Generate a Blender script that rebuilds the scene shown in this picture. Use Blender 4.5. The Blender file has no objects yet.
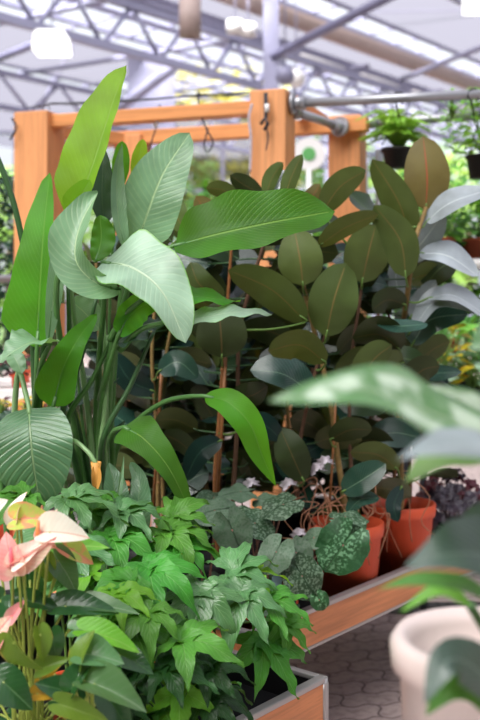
import bpy, math, random
import numpy as np
from mathutils import Vector

# ---------------------------------------------------------------- camera, world, light
scn = bpy.context.scene
CAM_H, HOR, F = 1.5, 300.0, 1000.0          # eye height, horizon row, focal length in px of the 480x720 frame
cd = bpy.data.cameras.new('camera'); cam = bpy.data.objects.new('camera', cd); scn.collection.objects.link(cam)
cam.location = (0, 0, CAM_H); cam.rotation_euler = (math.pi/2, 0, 0)
cd.sensor_fit = 'VERTICAL'; cd.sensor_height = 36; cd.sensor_width = 24; cd.lens = 50
cd.shift_y = -(360.0-HOR)/720.0
cd.clip_start = 0.05; cd.clip_end = 300
cd.dof.use_dof = True; cd.dof.focus_distance = 2.45; cd.dof.aperture_fstop = 2.9
scn.camera = cam
w = bpy.data.worlds.new('world'); scn.world = w; w.use_nodes = True
bg = w.node_tree.nodes['Background']; bg.inputs[1].default_value = 1.0
_tc = w.node_tree.nodes.new('ShaderNodeTexCoord'); _sp = w.node_tree.nodes.new('ShaderNodeSeparateXYZ'); _cr = w.node_tree.nodes.new('ShaderNodeValToRGB')
w.node_tree.links.new(_tc.outputs['Generated'], _sp.inputs[0]); w.node_tree.links.new(_sp.outputs[2], _cr.inputs[0]); w.node_tree.links.new(_cr.outputs[0], bg.inputs[0])
_cr.color_ramp.elements[0].position = 0.0; _cr.color_ramp.elements[0].color = (.5, .52, .55, 1)
_cr.color_ramp.elements[1].position = 1.0; _cr.color_ramp.elements[1].color = (1.6, 1.65, 1.75, 1)
_e = _cr.color_ramp.elements.new(.3); _e.color = (1.12, 1.15, 1.24, 1)
sd = bpy.data.lights.new('sun', 'SUN'); sd.energy = 21; sd.angle = math.radians(50); sd.color = (1, 0.97, 0.93)
so = bpy.data.objects.new('sun', sd); scn.collection.objects.link(so)
so.rotation_euler = (math.radians(32), math.radians(-22), 0)
scn.view_settings.view_transform = 'Standard'; scn.view_settings.look = 'None'
scn.view_settings.exposure = 0.4; scn.view_settings.gamma = 1; scn.view_settings.use_curve_mapping = False
try:
    scn.cycles.max_bounces = 8; scn.cycles.transparent_max_bounces = 16; scn.cycles.caustics_refractive = False
except Exception: pass

RNG = random.Random(7)
def lin(c):
    return tuple(((v/255.)/12.92 if v/255. <= .04045 else ((v/255.+.055)/1.055)**2.4) for v in c)+(1.,)
def P(px, py, Y): return Vector(((px-240)/F*Y, Y, CAM_H-(py-HOR)/F*Y))
def V(*a): return Vector(a)

# ---------------------------------------------------------------- materials
class NT:
    def __init__(s, name):
        s.m = bpy.data.materials.new(name); s.m.use_nodes = True; s.t = s.m.node_tree; s.t.nodes.clear()
        s.out = s.t.nodes.new('ShaderNodeOutputMaterial')
    def n(s, ty, **kw):
        nd = s.t.nodes.new(ty)
        for k, v in kw.items(): setattr(nd, k, v)
        return nd
    def put(s, sock, v):
        if hasattr(v, 'is_output'): s.t.links.new(v, sock)
        else: sock.default_value = v
    def math(s, op, a, b=0.0, clamp=False):
        nd = s.n('ShaderNodeMath', operation=op, use_clamp=clamp); s.put(nd.inputs[0], a); s.put(nd.inputs[1], b); return nd.outputs[0]
    def mix(s, f, a, b, mode='MIX'):
        nd = s.n('ShaderNodeMix', data_type='RGBA', blend_type=mode); s.put(nd.inputs[0], f); s.put(nd.inputs[6], a); s.put(nd.inputs[7], b); return nd.outputs[2]
    def ss(s, x, lo, hi, a=0., b=1.):
        nd = s.n('ShaderNodeMapRange', interpolation_type='SMOOTHSTEP'); s.put(nd.inputs[0], x)
        nd.inputs[1].default_value = lo; nd.inputs[2].default_value = hi; nd.inputs[3].default_value = a; nd.inputs[4].default_value = b; return nd.outputs[0]
    def noise(s, vec, scale, detail=2.):
        nd = s.n('ShaderNodeTexNoise'); nd.inputs['Scale'].default_value = scale; nd.inputs['Detail'].default_value = detail
        if vec is not None: s.t.links.new(vec, nd.inputs['Vector'])
        return nd.outputs[0]
    def pr(s, col, rough=.5, metal=0., bump=None, bstr=.3, bd=.002, spec=.5):
        p = s.n('ShaderNodeBsdfPrincipled'); s.put(p.inputs['Base Color'], col); s.put(p.inputs['Roughness'], rough)
        p.inputs['Metallic'].default_value = metal; p.inputs['Specular IOR Level'].default_value = spec
        if bump is not None:
            b = s.n('ShaderNodeBump'); b.inputs['Strength'].default_value = bstr; b.inputs['Distance'].default_value = bd
            s.t.links.new(bump, b.inputs['Height']); s.t.links.new(b.outputs[0], p.inputs['Normal'])
        return p.outputs[0]
    def done(s, sh): s.t.links.new(sh, s.out.inputs[0]); return s.m

def plain(name, col, rough=.5, metal=0., var=.12, scale=12., spec=.5):
    t = NT(name); g = t.n('ShaderNodeNewGeometry').outputs['Position']
    ns = t.noise(g, scale, 4)
    c = lin(col); d = tuple(x*(1-var*2) for x in c[:3])+(1,)
    return t.done(t.pr(t.mix(ns, d, tuple(min(1, x*(1+var)) for x in c[:3])+(1,)), rough, metal, ns, .12, .002, spec))

def leafmat(name, top, vein, back, bvein=None, rough=.4, trans=.3, tcol=None, N=12., slope=.7, mw=.05, lat=.35, bump=.35, var=.25, spec=.4, mott=None, edge=None, brough=None, hue=.02, dk=.72):
    sc_ = lambda c: tuple(v*dk**.4545 for v in c) if c else c
    top, vein, back, bvein = sc_(top), sc_(vein), sc_(back), sc_(bvein)
    t = NT(name); uv = t.n('ShaderNodeTexCoord').outputs['UV']
    sp = t.n('ShaderNodeSeparateXYZ'); t.t.links.new(uv, sp.inputs[0]); x, y = sp.outputs[0], sp.outputs[1]
    a = t.math('MULTIPLY', t.math('ABSOLUTE', t.math('SUBTRACT', x, .5)), 2.)
    mid = t.ss(a, mw*.4, mw, 1., 0.)
    ph = t.math('FRACT', t.math('SUBTRACT', t.math('MULTIPLY', y, N), t.math('MULTIPLY', a, slope*N*.25)))
    l = t.math('MULTIPLY', t.math('ABSOLUTE', t.math('SUBTRACT', ph, .5)), 2.)
    latm = t.math('MULTIPLY', t.ss(l, .5, 1.), lat)
    mask = t.math('MAXIMUM', mid, latm)
    obj = t.n('ShaderNodeTexCoord').outputs['Object']
    n1 = t.noise(obj, 9., 3); n2 = t.noise(obj, 60., 2)
    geo = t.n('ShaderNodeNewGeometry')
    topc = lin(top); dk = tuple(v*(1-var) for v in topc[:3])+(1,); lt = tuple(min(1, v*(1+var)) for v in topc[:3])+(1,)
    base = t.mix(t.ss(n1, .3, .7), dk, lt)
    if mott:
        mp = t.noise(obj, mott[1], 4)
        mm = t.ss(mp, .47, .6)
        if len(mott) > 2: mm = t.math('MULTIPLY', mm, t.ss(a, mott[2], mott[2]+.25, 1., .12))
        base = t.mix(mm, base, lin(mott[0]))
    if edge: base = t.mix(t.ss(a, .93, 1.), base, lin(edge))
    topm = t.mix(mask, base, lin(vein))
    bk = lin(back); bb = t.mix(t.ss(n1, .3, .7), tuple(v*(1-var*.7) for v in bk[:3])+(1,), tuple(min(1, v*(1+var*.7)) for v in bk[:3])+(1,))
    backm = t.mix(t.math('MAXIMUM', mid, t.math('MULTIPLY', latm, .8)), bb, lin(bvein or vein))
    col = t.mix(geo.outputs['Backfacing'], topm, backm)
    rnd = t.n('ShaderNodeObjectInfo').outputs['Random']
    hs = t.n('ShaderNodeHueSaturation'); t.put(hs.inputs['Color'], col)
    t.put(hs.inputs['Hue'], t.math('ADD', t.math('MULTIPLY', rnd, hue), .5-hue*.5)); t.put(hs.inputs['Value'], t.math('ADD', t.math('MULTIPLY', t.math('FRACT', t.math('MULTIPLY', rnd, 7.3)), .36), .84))
    col = hs.outputs[0]
    h = t.math('SUBTRACT', t.math('MULTIPLY', n2, .35), t.math('MAXIMUM', mid, t.math('MULTIPLY', latm, .8)))
    rr = t.math('ADD', t.math('MULTIPLY', geo.outputs['Backfacing'], (brough or min(.8, rough+.2))-rough), rough)
    p = t.pr(col, rr, 0., h, bump, .004, spec)
    tr = t.n('ShaderNodeBsdfTranslucent'); tc = lin(tcol or (min(255, top[0]+60), min(255, top[1]+60), max(0, top[2]-20)))
    t.put(tr.inputs[0], t.mix(t.math('MULTIPLY', mask, .5), tc, tuple(v*.6 for v in tc[:3])+(1,)))
    ms = t.n('ShaderNodeMixShader'); ms.inputs[0].default_value = trans
    t.t.links.new(p, ms.inputs[1]); t.t.links.new(tr.outputs[0], ms.inputs[2])
    return t.done(ms.outputs[0])

def woodmat(name, col, along=(1, 0, 0), dark=.72, seam=None):
    t = NT(name); o = t.n('ShaderNodeTexCoord').outputs['Object']
    mp = t.n('ShaderNodeMapping'); t.t.links.new(o, mp.inputs[0])
    mp.inputs['Scale'].default_value = tuple(1.2 if a else 22. for a in along)
    n1 = t.noise(mp.outputs[0], 2.2, 5); n2 = t.noise(mp.outputs[0], 9., 3)
    c = lin(col)
    k = t.mix(t.ss(n1, .35, .68), c, tuple(v*dark for v in c[:3])+(1,))
    k = t.mix(t.math('MULTIPLY', t.ss(n2, .55, .75), .5), k, tuple(v*dark*.8 for v in c[:3])+(1,))
    return t.done(t.pr(k, .5, 0, n2, .1))

M = {}
def steel(name, col, rough=.4, metal=.3): return plain(name, col, rough, metal, .08, 3.)
M['truss'] = steel('galvanised_steel', (136, 135, 160), .5, .1)
M['truss_d'] = steel('steel_dark', (116, 114, 142), .5, .1)
M['pipe'] = steel('pipe_steel', (165, 166, 172), .33, .5)
M['beige'] = plain('beige_duct', (176, 156, 150), .6)
M['white'] = plain('white_paint', (235, 233, 232), .4, 0, .03)
M['offwhite'] = plain('white_ceramic', (224, 206, 200), .3, 0, .03)
M['alu'] = steel('aluminium', (180, 176, 176), .32, .55)
M['black'] = plain('black_plastic', (16, 15, 18), .6, 0, .2)
M['dgrey'] = plain('dark_grey_plastic', (52, 54, 62), .5, 0, .1)
M['liner'] = plain('black_liner', (11, 11, 14), .9, 0, .3, 40, .2)
M['terra'] = plain('terracotta_plastic', (230, 92, 56), .5, 0, .1, 8)
M['terra_l'] = plain('terracotta_light', (205, 105, 72), .5, 0, .1, 8)
M['soil'] = plain('soil', (52, 36, 30), .95, 0, .4, 120, .2)
M['wood'] = woodmat('pergola_timber', (232, 160, 104), (0, 0, 1), .82)
M['woodx'] = woodmat('beam_timber', (230, 154, 92), (1, 0, 0), .8)
M['fascia'] = woodmat('fascia_board', (222, 142, 92), (1, 0, 0), .72)
M['bamboo'] = plain('bamboo_stake', (150, 96, 52), .5, 0, .25, 60)
M['stem_w'] = plain('woody_stem', (138, 112, 62), .7, 0, .3, 60)
M['stem_d'] = plain('dark_bark', (96, 66, 46), .8, 0, .3, 60)
M['stem_g'] = plain('green_stem', (98, 132, 58), .5, 0, .15, 30)
M['stem_y'] = plain('yellow_green_stalk', (150, 164, 72), .5, 0, .12, 30)
M['pet_g'] = plain('petiole_green', (78, 122, 62), .4, 0, .12, 20)
M['pet_d'] = plain('petiole_dark_green', (52, 88, 46), .4, 0, .12, 20)
M['pet_l'] = plain('petiole_pale_green', (122, 158, 104), .4, 0, .12, 20)
M['pet_r'] = plain('petiole_reddish', (150, 108, 92), .6, 0, .12, 20)
M['root'] = plain('dry_root', (172, 120, 92), .8, 0, .2, 60)
M['orange'] = plain('dried_bract', (206, 148, 70), .6, 0, .12, 60)
M['tree_bark'] = plain('tree_bark', (84, 66, 52), .9, 0, .3, 8)
M['litter'] = plain('dry_litter', (196, 186, 196), .8, 0, .3, 60)
M['blue'] = plain('blue_plastic_tag', (150, 196, 214), .4)
M['sign_green'] = plain('sign_green', (96, 170, 96), .5)
M['lamp_glass'] = None
t = NT('lamp_lit'); e = t.n('ShaderNodeEmission'); e.inputs[0].default_value = (1, .98, .95, 1); e.inputs[1].default_value = 1.6; M['lit'] = t.done(e.outputs[0])
t = NT('shade_screen'); g = t.n('ShaderNodeNewGeometry').outputs['Position']
tr = t.n('ShaderNodeBsdfTransparent'); tl = t.n('ShaderNodeBsdfTranslucent'); tl.inputs[0].default_value = (.07, .068, .086, 1)
ms = t.n('ShaderNodeMixShader'); ms.inputs[0].default_value = .84; t.t.links.new(tr.outputs[0], ms.inputs[1]); t.t.links.new(tl.outputs[0], ms.inputs[2]); M['screen'] = t.done(ms.outputs[0])
def glassmat(name, mixf, tint):
    t = NT(name); tr = t.n('ShaderNodeBsdfTransparent'); tr.inputs[0].default_value = tint
    gl = t.n('ShaderNodeBsdfGlossy'); gl.inputs[1].default_value = .1
    ms = t.n('ShaderNodeMixShader'); ms.inputs[0].default_value = mixf
    t.t.links.new(tr.outputs[0], ms.inputs[1]); t.t.links.new(gl.outputs[0], ms.inputs[2]); return t.done(ms.outputs[0])
M['glass'] = glassmat('greenhouse_glass', .06, (.93, .95, .96, 1))
# clear planter plastic
t = NT('milky_plastic'); tr = t.n('ShaderNodeBsdfTransparent'); p = t.pr(lin((226, 226, 230)), .25, 0)
ms = t.n('ShaderNodeMixShader'); ms.inputs[0].default_value = .72; t.t.links.new(tr.outputs[0], ms.inputs[1]); t.t.links.new(p, ms.inputs[2]); M['milky'] = t.done(ms.outputs[0])

# leaves (top, vein, back)
M['bop'] = leafmat('banana_leaf_green', (50, 112, 30), (120, 166, 70), (84, 134, 62), (150, 180, 110), .42, .3, (150, 200, 40), 26, 1.1, .05, .24, spec=.22, bump=.5)
M['bop_lime'] = leafmat('banana_leaf_lime', (112, 160, 38), (150, 190, 80), (128, 170, 52), (170, 190, 80), .42, .5, (190, 225, 50), 22, 1.1, .05, .24, dk=.95, spec=.22, bump=.5)
M['bop_bright'] = leafmat('banana_leaf_bright', (64, 140, 34), (120, 180, 70), (92, 150, 50), (150, 180, 90), .4, .45, (140, 210, 40), 24, 1.1, .05, .24, dk=.9, spec=.22, bump=.5)
M['bop_pale'] = leafmat('banana_leaf_pale', (118, 158, 122), (170, 200, 150), (110, 150, 104), (160, 190, 140), .33, .22, (150, 200, 90), 20, .7, .045, .26, spec=.55, dk=.9, bump=.4)
M['bop_ice'] = leafmat('banana_leaf_ice', (150, 182, 158), (190, 214, 180), (130, 170, 120), (180, 200, 160), .3, .22, (170, 210, 110), 20, .7, .045, .26, spec=.55, edge=(96, 168, 50), dk=1.0, bump=.4)
M['bop_grey'] = leafmat('banana_leaf_greygreen', (84, 132, 96), (140, 176, 124), (104, 140, 110), (150, 180, 130), .35, .25, (130, 180, 80), 15, .9, .04, .45, bump=.7, spec=.7)
M['bop_dark'] = leafmat('banana_leaf_dark', (46, 78, 66), (100, 130, 96), (70, 100, 84), (110, 140, 110), .35, .2, (90, 140, 60), 22, 1., .04, .35)
M['rub_u'] = leafmat('rubber_leaf_olive', (40, 66, 40), (96, 124, 70), (88, 108, 56), (140, 122, 70), .3, .22, (120, 120, 30), 20, 1.2, .045, .12, bump=.15, brough=.42, dk=.74, spec=.28)
M['rub_b'] = leafmat('rubber_leaf_bronze', (36, 60, 44), (86, 110, 66), (106, 104, 60), (176, 92, 62), .3, .25, (150, 110, 40), 20, 1.2, .04, .12, bump=.15, brough=.42, dk=.85, spec=.28)
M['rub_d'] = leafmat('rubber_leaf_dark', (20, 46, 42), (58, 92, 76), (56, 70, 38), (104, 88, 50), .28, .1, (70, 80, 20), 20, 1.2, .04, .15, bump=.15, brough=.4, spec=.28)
M['rub_sheen'] = leafmat('rubber_leaf_sheen', (150, 160, 166), (196, 208, 208), (70, 90, 50), (110, 130, 80), .24, .14, (110, 130, 80), 20, 1.2, .045, .2, bump=.2, spec=1.0, dk=.9)  # bluish-white reflection of the glossy top put into the leaf colour
M['rub_t'] = leafmat('rubber_leaf_teal', (34, 70, 60), (110, 146, 118), (74, 80, 40), (120, 110, 60), .24, .1, (80, 110, 40), 18, 1.2, .04, .25, bump=.25, spec=.7)
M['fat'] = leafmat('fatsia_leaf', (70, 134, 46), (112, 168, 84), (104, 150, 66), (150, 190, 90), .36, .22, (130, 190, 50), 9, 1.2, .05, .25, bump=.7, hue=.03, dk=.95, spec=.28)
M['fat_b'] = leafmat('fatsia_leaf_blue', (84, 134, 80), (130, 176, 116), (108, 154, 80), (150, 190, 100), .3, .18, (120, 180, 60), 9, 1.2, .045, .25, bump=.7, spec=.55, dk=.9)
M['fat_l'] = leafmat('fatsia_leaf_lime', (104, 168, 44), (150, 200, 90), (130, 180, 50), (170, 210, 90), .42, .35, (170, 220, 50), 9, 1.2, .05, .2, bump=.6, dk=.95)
M['fat_shade'] = leafmat('fatsia_leaf_shade', (34, 76, 34), (64, 110, 58), (60, 104, 44), (90, 130, 60), .35, .15, (80, 140, 30), 9, 1.2, .045, .22, bump=.7, dk=.72, spec=.28)  # shade put into the colour: darkened fatsia copy for the gaps between bright leaves
M['ant'] = leafmat('anthurium_leaf', (40, 88, 46), (84, 130, 76), (84, 130, 56), (120, 160, 80), .24, .2, (100, 160, 40), 7, 1.4, .05, .12, bump=.4, spec=.55, dk=.6)
M['ant_p'] = leafmat('anthurium_leaf_pale', (88, 132, 84), (150, 182, 140), (112, 160, 70), (150, 186, 96), .28, .28, (130, 180, 60), 7, 1.4, .045, .12, bump=.4, spec=.55)
M['ant_l'] = leafmat('anthurium_leaf_lime', (104, 142, 50), (140, 170, 80), (104, 138, 48), (150, 176, 80), .33, .28, (160, 190, 50), 7, 1.4, .045, .12, bump=.4, edge=(190, 130, 70), dk=.7)
M['ant_y'] = leafmat('anthurium_leaf_yellow', (196, 160, 40), (200, 140, 60), (190, 140, 50), None, .5, .3, (210, 170, 40), 7, 1.4, .045, .12)
M['spathe'] = leafmat('spathe_pink', (246, 160, 158), (236, 110, 110), (238, 150, 130), (230, 110, 110), .3, .35, (255, 165, 165), 8, 1.3, .07, .3, bump=.3, var=.15, mott=((246, 226, 196), 14.), dk=1.1)
M['spathe_c'] = leafmat('spathe_cream', (250, 238, 222), (240, 190, 170), (242, 200, 180), (236, 150, 140), .3, .35, (255, 225, 190), 8, 1.3, .06, .12, bump=.3, var=.1, edge=(240, 150, 130), dk=1.1)
M['spathe_g'] = leafmat('spathe_green_pink', (166, 192, 92), (230, 130, 120), (224, 140, 120), (230, 110, 110), .3, .35, (220, 210, 90), 8, 1.3, .07, .15, bump=.3, var=.1, mott=((232, 150, 120), 34.), edge=(236, 110, 90), dk=1.1)
M['spadix'] = plain('spadix', (232, 140, 84), .6, 0, .15, 200)
M['spadix_p'] = plain('spadix_pink', (236, 110, 120), .6, 0, .15, 200)
M['beg'] = leafmat('begonia_leaf', (48, 78, 50), (52, 84, 54), (128, 96, 84), (150, 100, 84), .5, .12, (80, 120, 60), 10, 1.0, .04, .0, bump=1., mott=((108, 132, 108), 140.), dk=.85)
M['beg_s'] = leafmat('begonia_leaf_silver', (98, 120, 98), (70, 98, 72), (128, 100, 90), (150, 100, 84), .5, .12, (80, 120, 60), 10, 1.0, .04, .0, bump=1., mott=((72, 100, 74), 140.), dk=.85)
M['beg_d'] = leafmat('begonia_leaf_dark', (36, 82, 44), (60, 110, 66), (110, 80, 70), (150, 100, 84), .45, .12, (80, 120, 60), 10, 1.0, .05, .0, bump=1., mott=((110, 156, 116), 110., .35), dk=.85)
M['heu'] = leafmat('black_leaf', (72, 62, 76), (110, 98, 110), (62, 36, 50), (110, 60, 70), .32, .08, (90, 30, 50), 8, 1.2, .05, .4, bump=.8, spec=.8)
M['dief'] = leafmat('variegated_leaf', (70, 132, 70), (190, 210, 180), (120, 170, 90), (160, 190, 120), .35, .3, (150, 200, 90), 14, 1.2, .05, .3, mott=((206, 222, 204), 18., .55), spec=.8)
M['fgrey'] = leafmat('grey_leaf', (140, 154, 156), (190, 200, 200), (100, 130, 110), None, .3, .12, (120, 160, 110), 12, 1.2, .05, .3, spec=.9)
M['fdark'] = leafmat('slate_leaf', (84, 104, 98), (130, 150, 140), (70, 100, 70), None, .3, .15, (90, 140, 60), 12, 1.2, .05, .3, spec=.8)
M['fern'] = leafmat('fern_green', (128, 178, 62), (160, 200, 90), (130, 170, 70), None, .5, .4, (170, 210, 70), 4, 1, .08, .2, dk=1.2)
M['bush'] = leafmat('shop_plant_green', (76, 132, 62), (120, 160, 90), (90, 140, 60), None, .4, .3, (120, 180, 50), 6, 1, .08, .2, dk=1.1)
M['bush_b'] = leafmat('shop_plant_bright', (110, 176, 70), (150, 200, 100), (120, 170, 60), None, .4, .4, (150, 210, 60), 6, 1, .08, .2, dk=1.2)
M['bush_d'] = leafmat('conifer_green', (36, 70, 50), (60, 100, 70), (40, 80, 50), None, .6, .1, (60, 110, 50), 6, 1, .08, .2)
M['maroon'] = leafmat('maroon_leaf', (86, 30, 44), (120, 60, 60), (110, 50, 50), None, .35, .15, (150, 40, 50), 6, 1, .08, .2)
M['croton'] = leafmat('croton_leaf', (214, 196, 44), (90, 140, 40), (190, 180, 60), None, .35, .25, (230, 210, 60), 10, 1, .06, .5, mott=((206, 110, 30), 30.), dk=1.1)
M['tree1'] = leafmat('tree_leaf_green', (120, 150, 74), (140, 160, 90), (120, 150, 80), None, .6, .4, (170, 200, 80), 4, 1, .08, .1, dk=1.1)
M['tree2'] = leafmat('tree_leaf_yellow', (196, 192, 110), (200, 190, 120), (190, 190, 110), None, .6, .4, (230, 220, 110), 4, 1, .08, .1)
M['petalw'] = plain('white_petal', (236, 226, 230), .6, 0, .05)
M['petalp'] = plain('magenta_petal', (222, 60, 130), .6, 0, .05)
M['petalo'] = plain('orange_petal', (232, 150, 60), .6, 0, .05)

# ---------------------------------------------------------------- mesh building
class MB:
    def __init__(s): s.v = []; s.f = []; s.uv = []; s.mi = []; s.sm = []
    def grid(s, pts, uvs, mi=0, closed=False, smooth=True):
        """pts: list of rows of Vectors; normal follows row x column order"""
        b = len(s.v); R = len(pts); C = len(pts[0])
        for r in pts: s.v.extend([tuple(p) for p in r])
        for i in range(R-1):
            for j in range(C if closed else C-1):
                k = (j+1) % C
                s.f.append((b+i*C+j, b+i*C+k, b+(i+1)*C+k, b+(i+1)*C+j))
                u2 = uvs[i][j+1] if (closed and j == C-1 and len(uvs[i]) > C) else uvs[i][k]
                u3 = uvs[i+1][j+1] if (closed and j == C-1 and len(uvs[i+1]) > C) else uvs[i+1][k]
                s.uv.append((uvs[i][j], u2, u3, uvs[i+1][j])); s.mi.append(mi); s.sm.append(smooth)
    def box(s, x0, x1, y0, y1, z0, z1, mi=0, fr=None):
        b = len(s.v); c = [V(x, y, z) for z in (z0, z1) for y in (y0, y1) for x in (x0, x1)]
        if fr: o, ax, ay, az = fr; c = [o+ax*q.x+ay*q.y+az*q.z for q in c]
        s.v.extend([tuple(q) for q in c])
        for f in ((0, 2, 3, 1), (4, 5, 7, 6), (0, 1, 5, 4), (2, 6, 7, 3), (0, 4, 6, 2), (1, 3, 7, 5)):
            s.f.append(tuple(b+i for i in f)); s.uv.append(((0, 0), (1, 0), (1, 1), (0, 1))); s.mi.append(mi); s.sm.append(False)
    def tube(s, pts, r, mi=0, n=8, caps=True):
        pts = [Vector(p) for p in pts]; rs = r if isinstance(r, (list, tuple)) else [r]*len(pts)
        rows = []; uvs = []; ref = None
        for i, p in enumerate(pts):
            T = (pts[min(i+1, len(pts)-1)]-pts[max(i-1, 0)]).normalized()
            if ref is None: ref = T.cross(V(0, 0, 1)) if abs(T.z) < .9 else T.cross(V(1, 0, 0))
            A = (ref-T*ref.dot(T)).normalized(); ref = A; B = T.cross(A)
            rows.append([p+(A*math.cos(2*math.pi*k/n)+B*math.sin(2*math.pi*k/n))*rs[i] for k in range(n)])
            uvs.append([(k/n, i/(len(pts)-1)) for k in range(n+1)])
        b = len(s.v); s.grid(rows, uvs, mi, True)
        if caps:
            for base, rev in ((b, True), (b+(len(pts)-1)*n, False)):
                f = [base+k for k in range(n)]; f = f[::-1] if rev else f
                s.f.append(tuple(f)); s.uv.append(tuple((0, 0) for _ in f)); s.mi.append(mi); s.sm.append(False)
    def lathe(s, c, prof, n=28, mi=0):
        rows = [[V(c[0]+r*math.cos(2*math.pi*k/n), c[1]+r*math.sin(2*math.pi*k/n), c[2]+z) for k in range(n)] for r, z in prof]
        s.grid(rows, [[(k/n, i/len(prof)) for k in range(n+1)] for i in range(len(prof))], mi, True)
    def leaf(s, pts, wl, wr, n, prof='ell', fold=.12, rip=.0, rf=5., curl=0., mi=0, nseg=14, nc=3, px=True):
        """blade along the midrib pts. wl/wr half widths left/right of travel as the camera sees it (px) or metres"""
        pts = [Vector(p) for p in pts]
        C = spline(pts, nseg)
        n = Vector(n).normalized(); rows = []; uvs = []; ph = RNG.random()*6
        fn = PROF[prof]
        for i, p in enumerate(C):
            t = i/nseg; T = (C[min(i+1, nseg)]-C[max(i-1, 0)]).normalized()
            S = T.cross(n)
            if S.length < 1e-3: S = T.cross(V(.3, .1, 1))
            S.normalize(); N = S.cross(T)
            if px:
                d = (p-cam.location).normalized()
                Tp = (T-d*T.dot(d)); Sp = (S-d*S.dot(d))
                prp = Sp-Tp*(Sp.dot(Tp)/max(Tp.length_squared, 1e-6)); k = p.y/F/max(prp.length, .42)
                fac = N.dot(cam.location-p) > 0
                wa, wb = ((wr, wl) if fac else (wl, wr)); wa *= k; wb *= k
            else: wa, wb = wr, wl
            f = fn(t); row = []; ur = []
            for j in range(-nc, nc+1):
                q = j/nc; hw = (wa if q > 0 else wb)*f; aq = abs(q)
                off = S*(q*hw*math.cos(fold*(.5+aq*.5)))+N*(aq*hw*math.sin(fold)+curl*hw*q*q)
                if rip: off += N*rip*max(wa, wb)*(aq**2)*math.sin(rf*6.28*t+ph+(1.7 if q > 0 else 0))
                row.append(p+off); ur.append((.5+q*.5, t))
            rows.append(row); uvs.append(ur)
        s.grid(rows, uvs, mi)
    def fan(s, o, d, n, L, W, outline='heart', cup=.15, droop=.3, mi=0, rip=.0, nr=6, na=28):
        """heart / rounded leaf: o attachment point, d direction of the tip, n facing"""
        d = Vector(d).normalized(); n = Vector(n).normalized(); S = d.cross(n).normalized(); N = S.cross(d)
        rows = []; uvs = []; ph = RNG.random()*6
        for i in range(nr+1):
            r = max(i/nr, .02); row = []; ur = []
            for k in range(na+1):
                th = -math.pi+2*math.pi*k/na
                x, y = OUT[outline](th)
                x *= r*W; y *= r*L
                z = cup*W*(abs(x)/W)**1.3*1.2 - droop*L*(max(y, 0)/L)**2 - droop*.5*L*(max(-y, 0)/L)**1.5
                if rip: z += rip*W*r*r*math.sin(5*th+ph)
                row.append(Vector(o)+S*x+d*y+N*z); ur.append((.5+.5*x/W, .25+.75*y/L))
            rows.append(row); uvs.append(ur)
        s.grid(rows, uvs, mi)
    def build(s, name, mats, parent=None, smooth=True):
        me = bpy.data.meshes.new(name)
        off = Vector((0, 0, 0))
        if parent is not None:
            q = parent
            while q is not None: off += q.location; q = q.parent
        vs = [(a-off.x, b-off.y, c-off.z) for a, b, c in s.v]
        me.from_pydata(vs, [], s.f)
        ul = me.uv_layers.new(name='UVMap'); flat = [c for f in s.uv for u in f for c in u]; ul.data.foreach_set('uv', flat)
        for m in (mats if isinstance(mats, (list, tuple)) else [mats]): me.materials.append(m)
        me.polygons.foreach_set('material_index', s.mi); me.polygons.foreach_set('use_smooth', s.sm); me.update()
        o = bpy.data.objects.new(name, me); scn.collection.objects.link(o)
        if parent is not None: o.parent = parent
        return o
def spline(pts, n):
    if len(pts) == 2: return [pts[0].lerp(pts[1], i/n) for i in range(n+1)]
    P_ = [pts[0]*2-pts[1]]+list(pts)+[pts[-1]*2-pts[-2]]; m = len(pts)-1; out = []
    for i in range(n+1):
        t = i/n*m; k = min(int(t), m-1); u = t-k; a, b, c, d = P_[k:k+4]
        out.append(.5*((2*b)+(c-a)*u+(2*a-5*b+4*c-d)*u*u+(3*b-a-3*c+d)*u**3))
    return out
def _n(f):
    mx = max(f(i/200) for i in range(201)); return lambda t: f(t)/mx
PROF = {
 'ell': _n(lambda t: (max(0, math.sin(math.pi*t**.96)))**.5*(1-.25*max(0, (t-.9)*10)**2*(t < 1))+0.0005),
 'oval': _n(lambda t: (max(0, math.sin(math.pi*t)))**.5+.0005),
 'banana': _n(lambda t: (min(1, t*7))**.5*(max(0, 1-t))**.5*(1.0-.25*t)+.0005),
 'lance': _n(lambda t: max(0, math.sin(math.pi*t**.75))**.85+.0005),
 'lobe': _n(lambda t: (.55+.45*max(0, math.sin(math.pi*min(1, t*1.1))))*(max(0, 1-t)**.72)*(1+.07*math.sin(t*36))+.0005),
 'ban2': _n(lambda t: (min(1, t*5))**.5*(max(0, 1-t**3.2))**.62*(.85+.15*math.sin(math.pi*t))+.0005),
 'strap': _n(lambda t: (.6+.4*math.sin(math.pi*t))*min(1, (1-t)*5+.001)),
}
def _heart(th):
    # th 0 = tip, +-pi = notch
    a = abs(th)/math.pi
    r = (1-.38*math.sin(min(1, a*1.6)*math.pi/2)**.8) if a < .62 else .62
    if a >= .62: r = .62-.42*((a-.62)/.38)**2.2
    r += .2*max(0, 1-a*6)
    x = math.sin(th)*r*1.55; y = math.cos(th)*r
    return (x, y)
def _round(th):
    a = abs(th)/math.pi; r = 1-.22*math.sin(a*math.pi/1.2) if a < .9 else .86-.5*((a-.9)/.1)
    r *= 1+.03*math.sin(th*9)
    return (math.sin(th)*r*1.2, math.cos(th)*r*.9)
OUT = {'heart': _heart, 'round': _round}

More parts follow.
